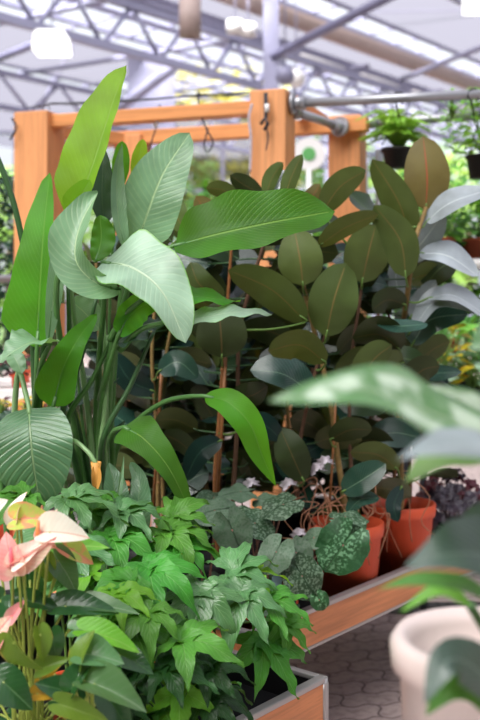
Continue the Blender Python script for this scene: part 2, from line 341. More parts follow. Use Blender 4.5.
def thing(name, label, cat, loc=(0, 0, 0), group=None):
    o = bpy.data.objects.new(name, None); scn.collection.objects.link(o); o.empty_display_size = .1
    o.location = loc; o['label'] = label; o['category'] = cat
    if group: o['group'] = group
    return o
def tag(o, label, cat, group=None, kind=None):
    o['label'] = label; o['category'] = cat
    if group: o['group'] = group
    if kind: o['kind'] = kind
    return o
def struct(name, mb, m):
    o = mb.build(name, m); o['kind'] = 'structure'; return o

# ================================================================ SETTING
AX = V(.63, .7766, 0); NX = V(.7766, -.63, 0)     # direction of the benches and trusses / across them
def FR(p, q, z): return NX*p+AX*q+V(0, 0, z)
# floor: interlocking pavers
t = NT('wavy_pavers'); g = t.n('ShaderNodeNewGeometry').outputs['Position']
mp = t.n('ShaderNodeMapping'); t.t.links.new(g, mp.inputs[0]); mp.inputs['Rotation'].default_value = (0, 0, math.radians(-8)); sp = t.n('ShaderNodeSeparateXYZ'); t.t.links.new(mp.outputs[0], sp.inputs[0])
x, y = sp.outputs[0], sp.outputs[1]
SX, SY = .225, .1125
wy = t.math('MULTIPLY', t.math('SINE', t.math('MULTIPLY', x, 2*math.pi/(SX/2))), .010)
yy = t.math('DIVIDE', t.math('ADD', y, wy), SY); row = t.math('FLOOR', yy)
wx = t.math('MULTIPLY', t.math('SINE', t.math('MULTIPLY', y, 2*math.pi/SY)), .012)
xx = t.math('ADD', t.math('DIVIDE', t.math('ADD', x, wx), SX), t.math('MULTIPLY', row, .5))
dx = t.math('MULTIPLY', t.math('SUBTRACT', .5, t.math('ABSOLUTE', t.math('SUBTRACT', t.math('FRACT', xx), .5))), SX)
dy = t.math('MULTIPLY', t.math('SUBTRACT', .5, t.math('ABSOLUTE', t.math('SUBTRACT', t.math('FRACT', yy), .5))), SY)
jt = t.ss(t.math('MINIMUM', dx, dy), .002, .006, 1., 0.)
ns = t.noise(g, 30., 5); ns2 = t.noise(g, 2.5, 3)
c = t.mix(ns2, lin((176, 158, 154)), lin((200, 182, 176))); c = t.mix(t.ss(ns, .4, .7), c, lin((162, 144, 140)))
c = t.mix(jt, c, lin((112, 96, 94)))
M['paver'] = t.done(t.pr(c, .85, 0, t.math('SUBTRACT', t.math('MULTIPLY', ns, .3), jt), .5, .004))
mb = MB(); mb.box(-14, 22, -2, 32, -.1, 0); struct('floor', mb, M['paver'])
mb = MB(); mb.box(.55, 1.6, 4.78, 4.95, 0, .006)  # thin dark strip with cross ribs, laid on the paving
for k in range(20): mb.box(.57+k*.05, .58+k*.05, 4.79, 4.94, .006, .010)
tag(mb.build('floor_strip', plain('dark_strip', (46, 40, 40), .6, .2)), 'dark ribbed strip on the paving beyond the bench', 'drain')
# ceiling: shade screens and clear glazing bands, running with the trusses
ZC = 6.4
def band(name, p0, p1, q0, q1, m, z=ZC):
    mb = MB(); mb.grid([[FR(p0, q0, z), FR(p1, q0, z)], [FR(p0, q1, z), FR(p1, q1, z)]], [[(0, 0), (1, 0)], [(0, 1), (1, 1)]], smooth=False); return struct(name, mb, m)
Q0, Q1 = -6, 30
band('ceiling', -9.1, 8, Q0, Q1, M['screen'])
band('ceiling', -11.5, -9.75, Q0, Q1, M['screen'])
band('ceiling', -16.8, -14.1, Q0, 15.5, M['screen'])
band('ceiling', -26, -17.5, Q0, Q1, M['screen'])
for i, (p0, p1, q0, q1, st) in enumerate(((-9.75, -9.1, 4, Q1, .9), (-14.1, -11.5, 2, Q1, 1.0), (-16.8, -14.1, 15.5, Q1, 1.2), (-17.5, -16.8, 2, Q1, .9))):
    w_ = band('window_%d' % (i+1), p0, p1, q0, q1, M['glass'], ZC+.01)
    mb = MB(); q = q0
    while q < q1:
        mb.box(p0, p1, q-.03, q+.03, ZC-.05, ZC, 0, (V(0, 0, 0), NX, AX, V(0, 0, 1))); q += st
    for p in np.linspace(p0, p1, max(2, int((p1-p0)/.8)+1)): mb.box(p-.03, p+.03, q0, q1, ZC-.07, ZC-.01, 0, (V(0, 0, 0), NX, AX, V(0, 0, 1)))
    b = mb.build('glazing_bars', M['truss'], w_)
# back wall: glazed, with posts and a panelled gable part
mb = MB(); mb.grid([[V(22, 29, 0), V(-14, 29, 0)], [V(22, 29, ZC), V(-14, 29, ZC)]], [[(0, 0), (1, 0)], [(0, 1), (1, 1)]], smooth=False)
wb = struct('wall_back', mb, M['glass'])
mb = MB()
for i in range(25): mb.box(-14+i*1.5-.05, -14+i*1.5+.05, 28.9, 29.1, 0, ZC)
for z in (0, 1.0, 3.0, 4.6, ZC-.1): mb.box(-14, 22, 28.92, 29.08, z, z+.1)
mb.build('mullions', M['truss'], wb)
mb = MB()
for i in range(14): mb.box(-2.25+i*.058, -2.25+i*.058+.05, 20.0, 20.06, 3.8, 6.35)
mb.box(-1.5, -1.3, 19.9, 20.1, 0, 6.35); struct('trim_1', mb, M['truss'])
mw = plain('shade_wall_panel', (92, 104, 92), .8)  # opaque walls out of view, added to cut the side light and darken the scene
mb = MB(); mb.box(-9, -8.9, -5, 29, 0, ZC); struct('shade_wall_left', mb, mw)
mb = MB(); mb.box(12, 12.1, -5, 29, 0, ZC); struct('shade_wall_right', mb, mw)
mb = MB(); mb.box(-9, 12, -5.1, -5, 0, ZC); struct('shade_wall_front', mb, mw)

# trusses
def truss(name, p, z0, z1, q0, q1, label, step=1.15, r=.055, group=None):
    o = thing(name, label, 'roof truss', FR(p, (q0+q1)/2, z0), group)
    for z in (z0, z1):
        mb = MB(); mb.box(p-r, p+r, q0, q1, z-r, z+r, 0, (V(0, 0, 0), NX, AX, V(0, 0, 1))); mb.build('chord', M['truss'], o)
    q = q0; k = 0
    while q < q1:
        a, b = (z0, z1) if k % 2 == 0 else (z1, z0)
        mb = MB(); mb.tube([FR(p, q, a), FR(p, q+step*.5, b)], .035, n=6); mb.build('web', M['truss'] if k % 2 else M['truss_d'], o); q += step*.5; k += 1
    return o
truss('roof_truss', -10.1, 5.0, 5.66, 6, 24, 'long grey steel roof truss right above the timber frame, lamps hanging along it')
truss('roof_truss', -15.4, 5.15, 5.8, 8, 26, 'blurred grey steel truss far behind, low over the bright glazing', 1.5, .05)
mb = MB(); mb.box(-10.75, -10.6, 8, 28, 6.0, 6.14, 0, (V(0, 0, 0), NX, AX, V(0, 0, 1)))
tag(mb.build('roof_beam', M['truss']), 'plain grey roof beam running parallel over the long truss', 'beam')
mb = MB(); mb.tube([FR(-9.95, 8, 6.25), FR(-9.95, 28, 6.25)], .15, n=14)
tag(mb.build('duct', M['beige']), 'beige round duct running under the row of white roof panes', 'duct')
mb = MB(); mb.box(.36, .60, 15.45, 15.65, 0, 6.4)
st = mb.build('steel_column', M['truss']); tag(st, 'blue-grey steel column rising behind the timber post', 'column')
for nm, a, b, r, lb in (('roof_brace', P(266, 60, 15.6), P(398, -8, 13.6), .07, 'dark diagonal brace slanting up from the steel column'),
                    ('roof_brace', P(-10, 62, 17), P(50, 38, 14.5), .06, 'dark short brace below the square lit lamp'),
                    ('roof_brace', P(352, 12, 18), P(500, 10, 17), .02, 'thin wire-like bar across the pale roof screen'),
                    ('roof_brace', P(400, 80, 20), P(490, 44, 17), .05, 'short grey strut crossing the row of white panes'),
                    ('roof_brace', P(40, 110, 22), P(75, 40, 22), .05, 'pale thin strut behind the square lit lamp'),
                    ('roof_brace', P(105, 118, 20), P(175, 66, 19), .11, 'grey sloping rafter beside the ribbed gable panel')):
    mb = MB(); mb.tube([a, b], r, n=6); tag(mb.build(nm, M['truss_d'] if 'dark' in lb else M['truss']), lb, 'roof brace')
for a, b, z in ((-12.0, -12.2, 6.3), (-13.2, -13.1, 6.3), (-10.4, -10.5, 5.9), (-7.5, -7.5, 6.36)):
    mb = MB(); mb.tube([FR(a, 4, z), FR(b, 24, z)], .04, n=6); tag(mb.build('purlin', M['truss']), 'thin grey purlin under the roof glazing', 'purlin', 'thin grey purlins under the roof glazing')
# cross rafters
for q in (10.5, 13.5, 16.5, 19.5, 22.5):
    mb = MB(); mb.tube([FR(-16.8, q, 6.28), FR(-10.2, q, 6.0)], .05, n=6); tag(mb.build('rafter', M['truss']), 'grey cross rafter between the long truss and the far roof edge', 'rafter', 'grey cross rafters')
# lamps
o = thing('pendant_lamp', 'square lit lamp glowing white under the long truss', 'lamp', P(52, 32, 12.2))
mb = MB(); c0 = P(52, 44, 12.2); mb.tube([c0+V(0, 0, .24), c0+V(0, 0, 1.0)], .012, n=6); mb.build('cord', M['truss'], o)
mb = MB(); rows = []
for z, k in ((.2, .30), (.14, .36), (-.14, .40), (-.16, .38)):
    rows.append([c0+V(a*k*.52, b*k*.5, z*.72) for a, b in ((-1, -1), (1, -1), (1, 1), (-1, 1))])
mb.grid(rows, [[(0, 0)]*5 for _ in rows], 0, True, False); b = len(mb.v)
mb.v.extend([tuple(v) for v in rows[-1]]); mb.f.append((b, b+3, b+2, b+1)); mb.uv.append(((0, 0),)*4); mb.mi.append(0); mb.sm.append(False)
mb.build('lamp_shade', M['lit'], o)
def pend(px, py, Y, r, h, m, label, top=6.3):
    c = P(px, py, Y); o = thing('pendant_lamp', label, 'lamp', c)
    mb = MB(); mb.tube([c+V(0, 0, h/2), V(c.x, c.y, top)], .012, n=6); mb.build('cord', M['truss'], o)
    mb = MB(); mb.lathe(c, [(.001, h/2), (r, h/2), (r, -h/2), (r*.85, -h/2), (r*.8, h*.2)], 24); mb.build('lamp_shade', m, o)
pend(190, 18, 11, .12, .42, M['beige'], 'beige cylinder lamp hanging in front of the truss')
pend(235, 27, 15, .13, .18, M['white'], 'small round white lamp beside the steel column')
pend(248, 30, 15.4, .13, .18, M['white'], 'white lamp hanging closest to the steel column', 6.3)
for px, py, Y, r, m, lb in ((285, 76, 13.5, .13, 'truss', 'grey ball lamp above the middle timber post'), (296, 78, 15, .14, 'white', 'white ball lamp half behind the grey one')):
    c = P(px, py, Y); o = thing('ball_lamp', lb, 'lamp', c)
    mb = MB(); mb.lathe(c, [(max(.001, r*math.sin(a*math.pi/12)), r*math.cos(a*math.pi/12)) for a in range(13)], 20); mb.build('lamp_globe', M[m], o)
    mb = MB(); mb.tube([c+V(0, 0, r), V(c.x, c.y, 6.3)], .012, n=6); mb.build('cord', M['truss'], o)
c = P(475, 3, 12); o = thing('flood_light', 'square white lit fixture in the top corner of the roof', 'lamp', c)
mb = MB(); mb.box(-.13, .13, -.1, .1, -.12, .12, 0, (c, V(1, 0, 0), V(0, 1, 0), V(0, 0, 1))); mb.build('lamp_housing', M['lit'], o)
mb = MB(); mb.tube([c+V(0, 0, .2), V(c.x, c.y, 6.35)], .02, n=6); mb.build('cord', M['truss'], o)
for q in (14.5, 16.5, 18.5, 20.5):
    mb = MB(); mb.tube([FR(-10.35, q, 5.82), FR(-10.35, q+1.3, 5.82)], .07, n=10); tag(mb.build('tube_light', M['white']), 'white tube light fixed along the grey roof beam', 'light', 'tube lights along the roof beam')

# ================================================================ PERGOLA
PZ = 2.466
pg = thing('timber_frame', 'orange-brown timber frame with thick posts and doubled beams', 'pergola', (0, 5, 0))
u = V(1.213, -.42, 0).normalized(); vn = V(-u.y, u.x, 0)
def post(cx, cy, wd, top, tint=None):
    mb = MB(); h = wd/2
    mb.box(-h, h, -h, h, 0, top, 0, (V(cx, cy, 0), u, vn, V(0, 0, 1))); o = mb.build('post', M['wood'], pg)
    bv = o.modifiers.new('b', 'BEVEL'); bv.width = .006; bv.segments = 2
post(-1.04, 5.2, .195, PZ); post(.158, 4.80, .175, 2.495)
post(.57, 5.3, .17, PZ); post(-.60, 5.62, .16, 2.42)
def beam(a, b, z0, z1, th, name='beam'):
    a = Vector(a); b = Vector(b); d = (b-a).normalized(); n = V(-d.y, d.x, 0); L = (b-a).length
    mb = MB(); mb.box(0, L, -th/2, th/2, z0, z1); o = mb.build(name, M['woodx'], pg)
    o.rotation_euler.z = math.atan2(d.y, d.x); o.location = a-pg.location*1.0
    for v in o.data.vertices: v.co = v.co+pg.location
    bv = o.modifiers.new('b', 'BEVEL'); bv.width = .005; bv.segments = 2
beam((-1.0, 5.18, 0), (.1, 4.80, 0), 2.388, 2.452, .09)
beam((-.98, 5.75, 0), (.66, 5.16, 0), 2.37, 2.445, .08)
beam((.25, 5.0, 0), (.45, 5.55, 0), 2.46, 2.52, .08)
beam((-1.02, 5.25, 0), (-.62, 5.62, 0), 2.36, 2.43, .07)
# pipes
for i, (a, b, lb) in enumerate(((P(291, 103.5, 4.76), P(500, 93, 4.5), 'long steel pipe rail fixed to the middle timber post'),
                 (P(364, 123, 5.22), P(500, 114.5, 5.02), 'second steel pipe rail, from the post standing farther back'),
                 (P(290, 110, 4.84), P(341, 127, 5.16), 'short slanting steel pipe joining the two timber posts'))):
    o = thing('pipe_rail', lb, 'pipe', a); d = (b-a).normalized()
    mb = MB(); mb.tube([a, b], .022, n=16); mb.build('pipe', M['pipe'], o)
    mb = MB(); mb.tube([a, a+d*.018], .052, n=20); mb.tube([a, a+d*.07], .031, n=16); mb.build('flange', M['pipe'], o)
    if i == 2: mb = MB(); mb.tube([b-d*.018, b], .052, n=20); mb.tube([b-d*.07, b], .031, n=16); mb.build('flange', M['pipe'], o)
# black straps on the pipes
for px, y0, y1, Y in ((399, 91, 118, 4.62), (474, 88, 116, 4.52), (452, 112, 122, 5.05), (408, 112, 124, 5.15)):
    mb = MB(); mb.tube([P(px, y0+7, Y)+V(.028*math.cos(a), .028*math.sin(a)*0, 0)+V(0, .028*math.sin(a), 0)*0+V(0, 0, .028*math.sin(a)) for a in np.linspace(-1.2, 4.2, 12)]+[P(px, y1, Y)], .004, n=6)
    tag(mb.build('hanging_hook', M['black']), 'thin black hook looped over a steel pipe rail', 'hook', 'black hooks on the pipe rails')
# wires on top of the beam, hooks
def hook(pts, Y, label, m='black', r=.0045, white=None):
    o = thing('wire_hook', label, 'hook', P(pts[0][0], pts[0][1], Y))
    mb = MB(); mb.tube(spline([P(x, y, Y) for x, y in pts], 24), r, n=6); mb.build('wire', M[m], o)
    if white: mb = MB(); mb.tube([P(white[0], white[1], Y-.01), P(white[2], white[3], Y-.01)], .011, n=8); mb.build('price_tag', M['white'], o)
hook([(160, 104), (158, 115), (156, 128), (152, 140), (149, 150)], 4.98, 'thin wire hook with a white tag on the beam, beside the pale leaf tip', 'dgrey', .004, (157, 118, 155, 127))
hook([(201, 97), (198, 92), (200, 110), (206, 128), (213, 142), (208, 152), (204, 146), (208, 128)], 4.88, 'long twisted wire hook with a white tag midway along the beam', 'dgrey', .0045, (200, 107, 203, 117))
hook([(252, 104), (249, 118), (251, 140), (250, 172)], 4.7, 'frayed pale rope hanging at the edge of the middle post', 'litter', .007)
hook([(267, 98), (266, 120), (268, 138), (266, 150)], 4.68, 'small black chain hook fixed on the middle post face', 'dgrey', .004, (267, 104, 267, 112))
hook([(12, 118), (16, 128), (10, 140)], 5.1, 'dark wire loop hooked beside the left timber post', 'dgrey', .006)
mb = MB()
for k in range(4):
    mb.tube(spline([P(26+k*8, 107+RNG.random()*3, 5.17)]+[P(50+j*28, 105.5-j*1.55+RNG.uniform(-1.5, 1.5)-(k*.4), 5.15-j*.05) for j in range(8)]+[P(292, 92, 4.76)], 60), .0028, n=5)
tag(mb.build('wire_bundle', M['dgrey']), 'loose dark wires lying along the top of the front beam', 'wire')
# bracket on the middle post
mb = MB(); mb.box(-.009, .009, -.006, 0, -.03, .09, 0, (P(266, 112, 4.695), u, vn, V(0, 0, 1))); mb.tube([P(261, 124, 4.68), P(265, 118, 4.66), P(268, 124, 4.67), P(264, 130, 4.68)], .009, n=6)
mb.build('metal_bracket', M['dgrey'], pg)

# ================================================================ BENCHES
BA = V(.07, 2.9, 0); IN = -NX
def tray(name, label, corner, length, width, ztop, h, fascia_mat, legs):
    """corner: far outer corner; runs along -AX for length, inward IN for width"""
    o = thing(name, label, 'planter bench', (corner.x, corner.y, 0)); Z = V(0, 0, 1)
    fr = (Vector((corner.x, corner.y, 0)), -AX, IN, Z); fl = -AX
    def part(n_, m, *bx):
        mb = MB()
        for b in bx: mb.box(*b, 0, fr)
        ob = mb.build(n_, m, o)
        if n_ in ('rim', 'edge_strip'): bv = ob.modifiers.new('b', 'BEVEL'); bv.width = .003; bv.segments = 2
        return ob
    def fasc(x0, x1, y0, y1):
        mb = MB(); mb.box(x0, x1, y0, y1, ztop-h+.004, ztop-.012)
        ob = mb.build('fascia_board', fascia_mat); ob.parent = o
        ob.location = (0, 0, 0); ob.rotation_euler.z = math.atan2(fl.y, fl.x)
        if (fl.cross(IN)).z < 0: ob.scale = (1, -1, 1)
    fasc(.004, length-.004, .0, .016); fasc(0.002, .016, .016, width-.016); fasc(length-.018, length-.004, .016, width-.016)
    part('rim', M['alu'], (-.003, length, -.004, .022, ztop-.016, ztop), (-.003, .02, .022, width-.02, ztop-.016, ztop), (-.003, length, width-.02, width, ztop-.016, ztop), (length-.022, length+.003, -.004, width, ztop-.016, ztop+.0006))
    part('edge_strip', M['alu'], (-.002, length, -.004, .012, ztop-h-.004, ztop-h+.006), (-.005, .012, -.006, .012, ztop-h, ztop-.014))
    part('inner_liner', M['liner'], (.016, length, .016, .02, ztop-h+.02, ztop-.01), (.016, .02, .02, width-.02, ztop-h+.02, ztop-.01), (.016, length, .016, width-.016, ztop-h+.035, ztop-h+.045), (.016, length, width-.02, width-.002, ztop-h, ztop-.014))
    for cx_ in (0.004, length-.004):
        mb = MB(); c_ = fr[0]-AX*cx_; mb.tube([c_+IN*.006+V(0, 0, ztop-h-.002), c_+IN*.006+V(0, 0, ztop-.004)], .0125, n=12); mb.build('corner_cap', M['alu'], o)
    part('edge_strip', M['alu'], (length-.012, length+.005, -.002, width, ztop-h-.004, ztop-h+.006))
    for lx in legs:
        for ly in (.05, width-.09): part('leg', M['alu'], (lx, lx+.04, ly, ly+.04, 0, ztop-h))
    return o
far = BA+AX*1.75
tray('planter_bench', 'raised planter bench with metal rim carrying the orange rubber plant pots', far, 1.81, 1.0, .55, .122, M['fascia'], (.1, 1.7))
TC = V(.229, 2.66, 0)
tray('planter_bench', 'black-lined planter bench in front holding the fatsias and anthuriums, its metal-edged corner empty', TC, 2.4, 1.02, .5, .125, M['fascia'], (.08, 1.3, 2.2))
BZ, TZ = .455, .42      # standing heights inside

# ================================================================ POTS
def pot(o, c, rt, rb, h, m, rim=.02, name='pot', z0=None, soil=True):
    mb = MB(); t_ = .004
    mb.lathe(c, [(.001, 0), (rb, 0), (rt-.004-(rt-rb)*rim/h, h-rim), (rt, h-rim), (rt+.003, h-rim*.6), (rt+.003, h-.002), (rt, h), (rt-.006, h), (rt-.010, h-rim), (rb-t_, t_+.001), (.001, t_+.001)], 32)
    p = mb.build(name, m, o)
    if soil:
        mb = MB(); rr = rt-.012; rows = [[V(c[0]+rr*k*math.cos(a), c[1]+rr*k*math.sin(a), c[2]+h-rim*1.4+RNG.uniform(-.004, .004)) for a in np.linspace(0, 2*math.pi, 20, endpoint=False)] for k in (1., .7, .4, .02)]
        mb.grid(rows, [[(0, 0)]*21 for _ in rows], 0, True); mb.build('soil', M['soil'], o)
    return p

# ================================================================ BIRD OF PARADISE
NF = {'f': V(0, -1, .35), 'u': V(0, -.5, 1), 'uu': V(0, -.15, 1), 'b': V(.1, 1, .5), 'bu': V(0, .9, .7), 'l': V(-.7, -.6, .4), 'r': V(.7, -.6, .4), 'lu': V(-.6, -.3, .8), 'ru': V(.6, -.35, .8)}
def bleaf(o, pts, wl, wr, n='f', m='bop', prof='banana', pet=None, fold=.18, rip=.07, rf=4., curl=0., pr=.009, pm='pet_g', nseg=22, nc=4, label=None):
    n = NF[n] if isinstance(n, str) else n
    mb = MB(); mb.leaf([P(*q) for q in pts], wl, wr, n, prof, fold, rip, rf, curl, 0, nseg, nc)
    lf = mb.build('leaf', M[m], o)
    if label: lf['label'] = label
    L = [P(*q) for q in pts]
    mbp = MB(); k = P(*pts[0]); C = spline(L, 10)
    # midrib ridge and petiole as one tube
    tail = C[:9]; off = Vector(n).normalized()*-.003
    mbp.tube([q+off for q in tail], [max(.0012, pr*.5*(1-i/9)) for i in range(9)], n=6)
    if pet:
        pp = [P(*q) for q in pet]+[k]
        mbp.tube(spline(pp, 16)+[C[1]+off], [pr*(1.15-.5*i/17) for i in range(18)], n=8)
    mbp.build('petiole', M[pm], lf)
    return lf
g = 'bird of paradise plants behind the anthuriums'
b1 = thing('bird_of_paradise_plant', 'tall banana-leaved plant with lime upright leaf and silvery drooping leaf', 'plant', V(-.40, 2.92, TZ))
b2 = thing('bird_of_paradise_plant', 'banana-leaved plant at the picture edge with big bright upright leaf', 'plant', V(-.64, 2.86, TZ))
base = (103, 600, 2.92); base2 = (16, 612, 2.86)
Y = 2.75
# tall lime leaf
bleaf(b1, [(72, 218, 2.72), (92, 168, 2.72), (110, 112, 2.75), (126, 65, 2.8)], 31, 8, V(-.3, -1, .1), 'bop_lime', 'ban2', [base, (90, 430, 2.85), (72, 300, 2.78)], .15, .04, pm='pet_l')
bleaf(b1, [(66, 214, 2.70), (76, 204, 2.70), (90, 180, 2.71)], 15, 10, V(.2, -1, 0), 'bop_lime', 'oval', None, .1, .02)
# big bright upright leaf at the left
bleaf(b2, [(37, 348, 2.72), (40, 290, 2.7), (44, 230, 2.72), (50, 173, 2.78)], 36, 18, V(-.25, -1, .05), 'bop_bright', 'banana', [base2, (24, 470, 2.85), (35, 400, 2.75)], .1, .02, label='large bright green upright leaf')
bleaf(b2, [(48, 346, 2.66), (54, 290, 2.66), (58, 250, 2.68), (61, 222, 2.7)], 8, 9, V(.5, -1, 0), 'bop_pale', 'lance', None, .1, .03)
# pale big leaf, upper centre
bleaf(b1, [(136, 250, 2.86), (148, 212, 2.84), (164, 172, 2.86), (190, 133, 2.92)], 31, 30, V(.1, -1, .2), 'bop_pale', 'ban2', [base, (104, 430, 2.95), (122, 300, 2.9)], .12, .05, 3, label='pale silvery green broad leaf')
bleaf(b1, [(126, 252, 2.8), (118, 215, 2.8), (117, 175, 2.82), (122, 143, 2.84)], 7, 9, V(.4, -1, .1), 'bop_pale', 'lance', [base, (110, 400, 2.9)], .3, .06)
# horizontal deep green leaf
bleaf(b1, [(174, 246, 2.62), (215, 235, 2.58), (270, 223, 2.58), (335, 211, 2.62)], 33, 27, V(.0, -.85, .5), 'bop', 'ell', [(104, 600, 2.98), (100, 420, 2.8), (128, 290, 2.7), (155, 256, 2.64)], .32, .09, 3, nseg=28, label='large glossy deep green leaf held level')
# silvery drooping leaf
bleaf(b1, [(102, 262, 2.62), (132, 268, 2.56), (162, 292, 2.52), (186, 343, 2.5)], 35, 25, V(.15, -.85, .6), 'bop_ice', 'ban2', [base, (96, 420, 2.85), (104, 300, 2.68)], .15, .06, 3, label='silvery pale leaf drooping to a point')
# curled leaf
bleaf(b1, [(119, 290, 2.6), (95, 282, 2.56), (76, 260, 2.55), (80, 226, 2.58), (98, 192, 2.62)], 21, 14, V(-.35, -.9, .3), 'bop_pale', 'ell', [base, (70, 400, 2.8), (56, 300, 2.64), (70, 262, 2.6)], .35, .12, 3, curl=.3, label='grey green leaf curled on itself')
bleaf(b1, [(95, 262, 2.7), (101, 240, 2.72), (100, 215, 2.72)], 10, 15, 'f', 'bop', 'oval', None, .2, .1)
bleaf(b1, [(104, 225, 2.8), (102, 190, 2.82), (104, 146, 2.86)], 12, 14, V(.3, -1, .2), 'bop_dark', 'lance', [base, (100, 330, 2.9)], .2, .05, pr=.005)
bleaf(b1, [(118, 190, 2.9), (120, 165, 2.9), (122, 141, 2.9)], 8, 10, 'f', 'bop_bright', 'oval', [base, (110, 300, 2.95)], .2, .06, pr=.005)
bleaf(b1, [(136, 185, 2.94), (138, 162, 2.94), (143, 139, 2.94)], 7, 9, 'f', 'bop_lime', 'oval', [base, (120, 300, 2.95)], .2, .05, pr=.005)
# mid leaves
bleaf(b1, [(53, 407, 2.70), (62, 372, 2.68), (76, 342, 2.68), (97, 314, 2.72)], 23, 20, V(0, -1, .2), 'bop_bright', 'banana', [base2, (45, 470, 2.9)], .15, .05, label='mid green leaf between the stems')
bleaf(b1, [(58, 410, 2.9), (80, 396, 2.9), (100, 386, 2.92), (119, 378, 2.95)], 12, 10, V(0, -.7, .7), 'bop_dark', 'lance', [base, (60, 480, 2.95)], .15, .1)
bleaf(b2, [(50, 344, 2.66), (34, 342, 2.6), (16, 350, 2.56), (-4, 364, 2.55)], 8, 12, V(-.2, -.6, .8), 'bop_pale', 'lance', [base2, (36, 430, 2.8), (40, 370, 2.7)], .3, .1)
bleaf(b2, [(10, 352, 2.66), (16, 360, 2.64), (22, 374, 2.62)], 9, 9, V(.2, -.9, .4), 'bop_pale', 'oval', None, .2, .1)
bleaf(b2, [(29, 408, 2.62), (30, 430, 2.56), (33, 462, 2.54), (40, 506, 2.56)], 42, 40, V(.0, -.95, .45), 'bop_grey', 'oval', [base2, (20, 520, 2.8), (14, 440, 2.72), (18, 372, 2.68), (26, 395, 2.64)], .12, .04, 3, pm='pet_l', label='broad ribbed grey green leaf')
bleaf(b1, [(124, 427, 2.66), (145, 440, 2.6), (170, 470, 2.58), (194, 520, 2.6)], 22, 20, V(.2, -.85, .55), 'bop', 'banana', [base, (112, 470, 2.85), (112, 435, 2.72)], .12, .04, label='mid green leaf hanging to a point')
bleaf(b1, [(204, 396, 2.6), (228, 402, 2.56), (250, 424, 2.54), (262, 455, 2.56), (276, 487, 2.58)], 15, 17, V(-.35, -.7, .6), 'bop_bright', 'lance', [base, (112, 470, 2.9), (128, 430, 2.8), (160, 404, 2.7), (185, 397, 2.64)], .3, .1, 2, pm='pet_g', pr=.008, label='narrow arching bright leaf folded lengthwise')
bleaf(b1, [(142, 300, 2.6), (165, 296, 2.6), (195, 296, 2.6), (240, 302, 2.64)], 12, 11, V(0, -.5, .9), 'bop_bright', 'lance', [(110, 340, 2.7), (125, 315, 2.65)], .1, .1)
bleaf(b1, [(165, 322, 2.58), (200, 318, 2.58), (235, 312, 2.6), (272, 314, 2.64)], 8, 7, V(0, -.5, .9), 'bop_ice', 'lance', [(120, 350, 2.7), (140, 330, 2.65)], .1, .12)
bleaf(b1, [(118, 336, 2.66), (128, 318, 2.64), (142, 306, 2.62), (160, 302, 2.6)], 14, 16, V(0, -1, .2), 'bop_bright', 'oval', [(100, 400, 2.8)], .1, .12)
bleaf(b1, [(115, 343, 2.72), (135, 336, 2.7), (150, 326, 2.7), (166, 318, 2.7)], 8, 10, 'u', 'bop_dark', 'lance', None, .2, .15)
bleaf(b1, [(70, 300, 2.86), (84, 312, 2.86), (100, 330, 2.86)], 16, 14, 'f', 'bop_pale', 'oval', [base, (80, 400, 2.9)], .1, .05, pr=.005)
# low pale pair of leaves
bleaf(b1, [(126, 525, 2.7), (116, 500, 2.7), (113, 480, 2.72), (108, 462, 2.74)], 12, 14, V(.3, -1, .1), 'bop_grey', 'lance', [base], .25, .04)
bleaf(b1, [(132, 530, 2.64), (138, 505, 2.62), (138, 480, 2.64), (130, 462, 2.68)], 12, 18, V(-.2, -1, .2), 'bop_grey', 'banana', [base], .25, .04)
bleaf(b1, [(116, 530, 2.62), (118, 500, 2.6), (121, 478, 2.62), (124, 455, 2.64)], 3, 4, V(.3, -1, .1), 'bop_pale', 'lance', [base], .8, .0)
bleaf(b1, [(75, 470, 2.9), (72, 440, 2.9), (76, 410, 2.92)], 12, 12, 'b', 'bop', 'lance', [base], .2, .05, pr=.005)
bleaf(b1, [(100, 500, 2.95), (105, 460, 2.95), (125, 420, 2.97)], 14, 12, 'b', 'bop_dark', 'lance', [base], .2, .05, pr=.005)
bleaf(b2, [(-4, 440, 2.8), (10, 420, 2.8), (20, 410, 2.82)], 10, 12, 'u', 'bop_dark', 'lance', [base2], .2, .05)
# bare upright leaf stalks
for i, (a, b_, m) in enumerate((((97, 296), (62, 418), 'pet_d'), ((114, 334), (67, 424), 'pet_g'), ((108, 335), (99, 468), 'pet_l'),
                  ((103, 300), (105, 460), 'pet_l'), ((154, 331), (103, 440), 'pet_d'),((68, 285), (66, 385), 'pet_d'))):
    mb = MB(); yy_ = 2.74+.02*(i % 4); mb.tube(spline([P(base[0]+(i-5)*2, 600, 2.98), P(b_[0]*.6+base[0]*.4, b_[1]+60, yy_+.1), P(*b_, yy_), P((a[0]+b_[0])/2+2, (a[1]+b_[1])/2, yy_), P(*a, yy_)], 20), [.0125-.0075*k/20 for k in range(21)], n=8)
    mb.build('leaf_stalk', M[m], b1)
for a in ([(0-6, 150), (8, 185), (19, 225), (30, 290), (34, 380), (36, 480)], [(36, 350), (35, 380), (35, 420), (34, 500)], [(47, 180), (49, 240), (44, 340), (38, 420)]):
    mb = MB(); mb.tube(spline([P(x, y, 2.8) for x, y in a]+[P(*base2)], 24), .0085, n=8); mb.build('leaf_stalk', M['pet_d'], b2)
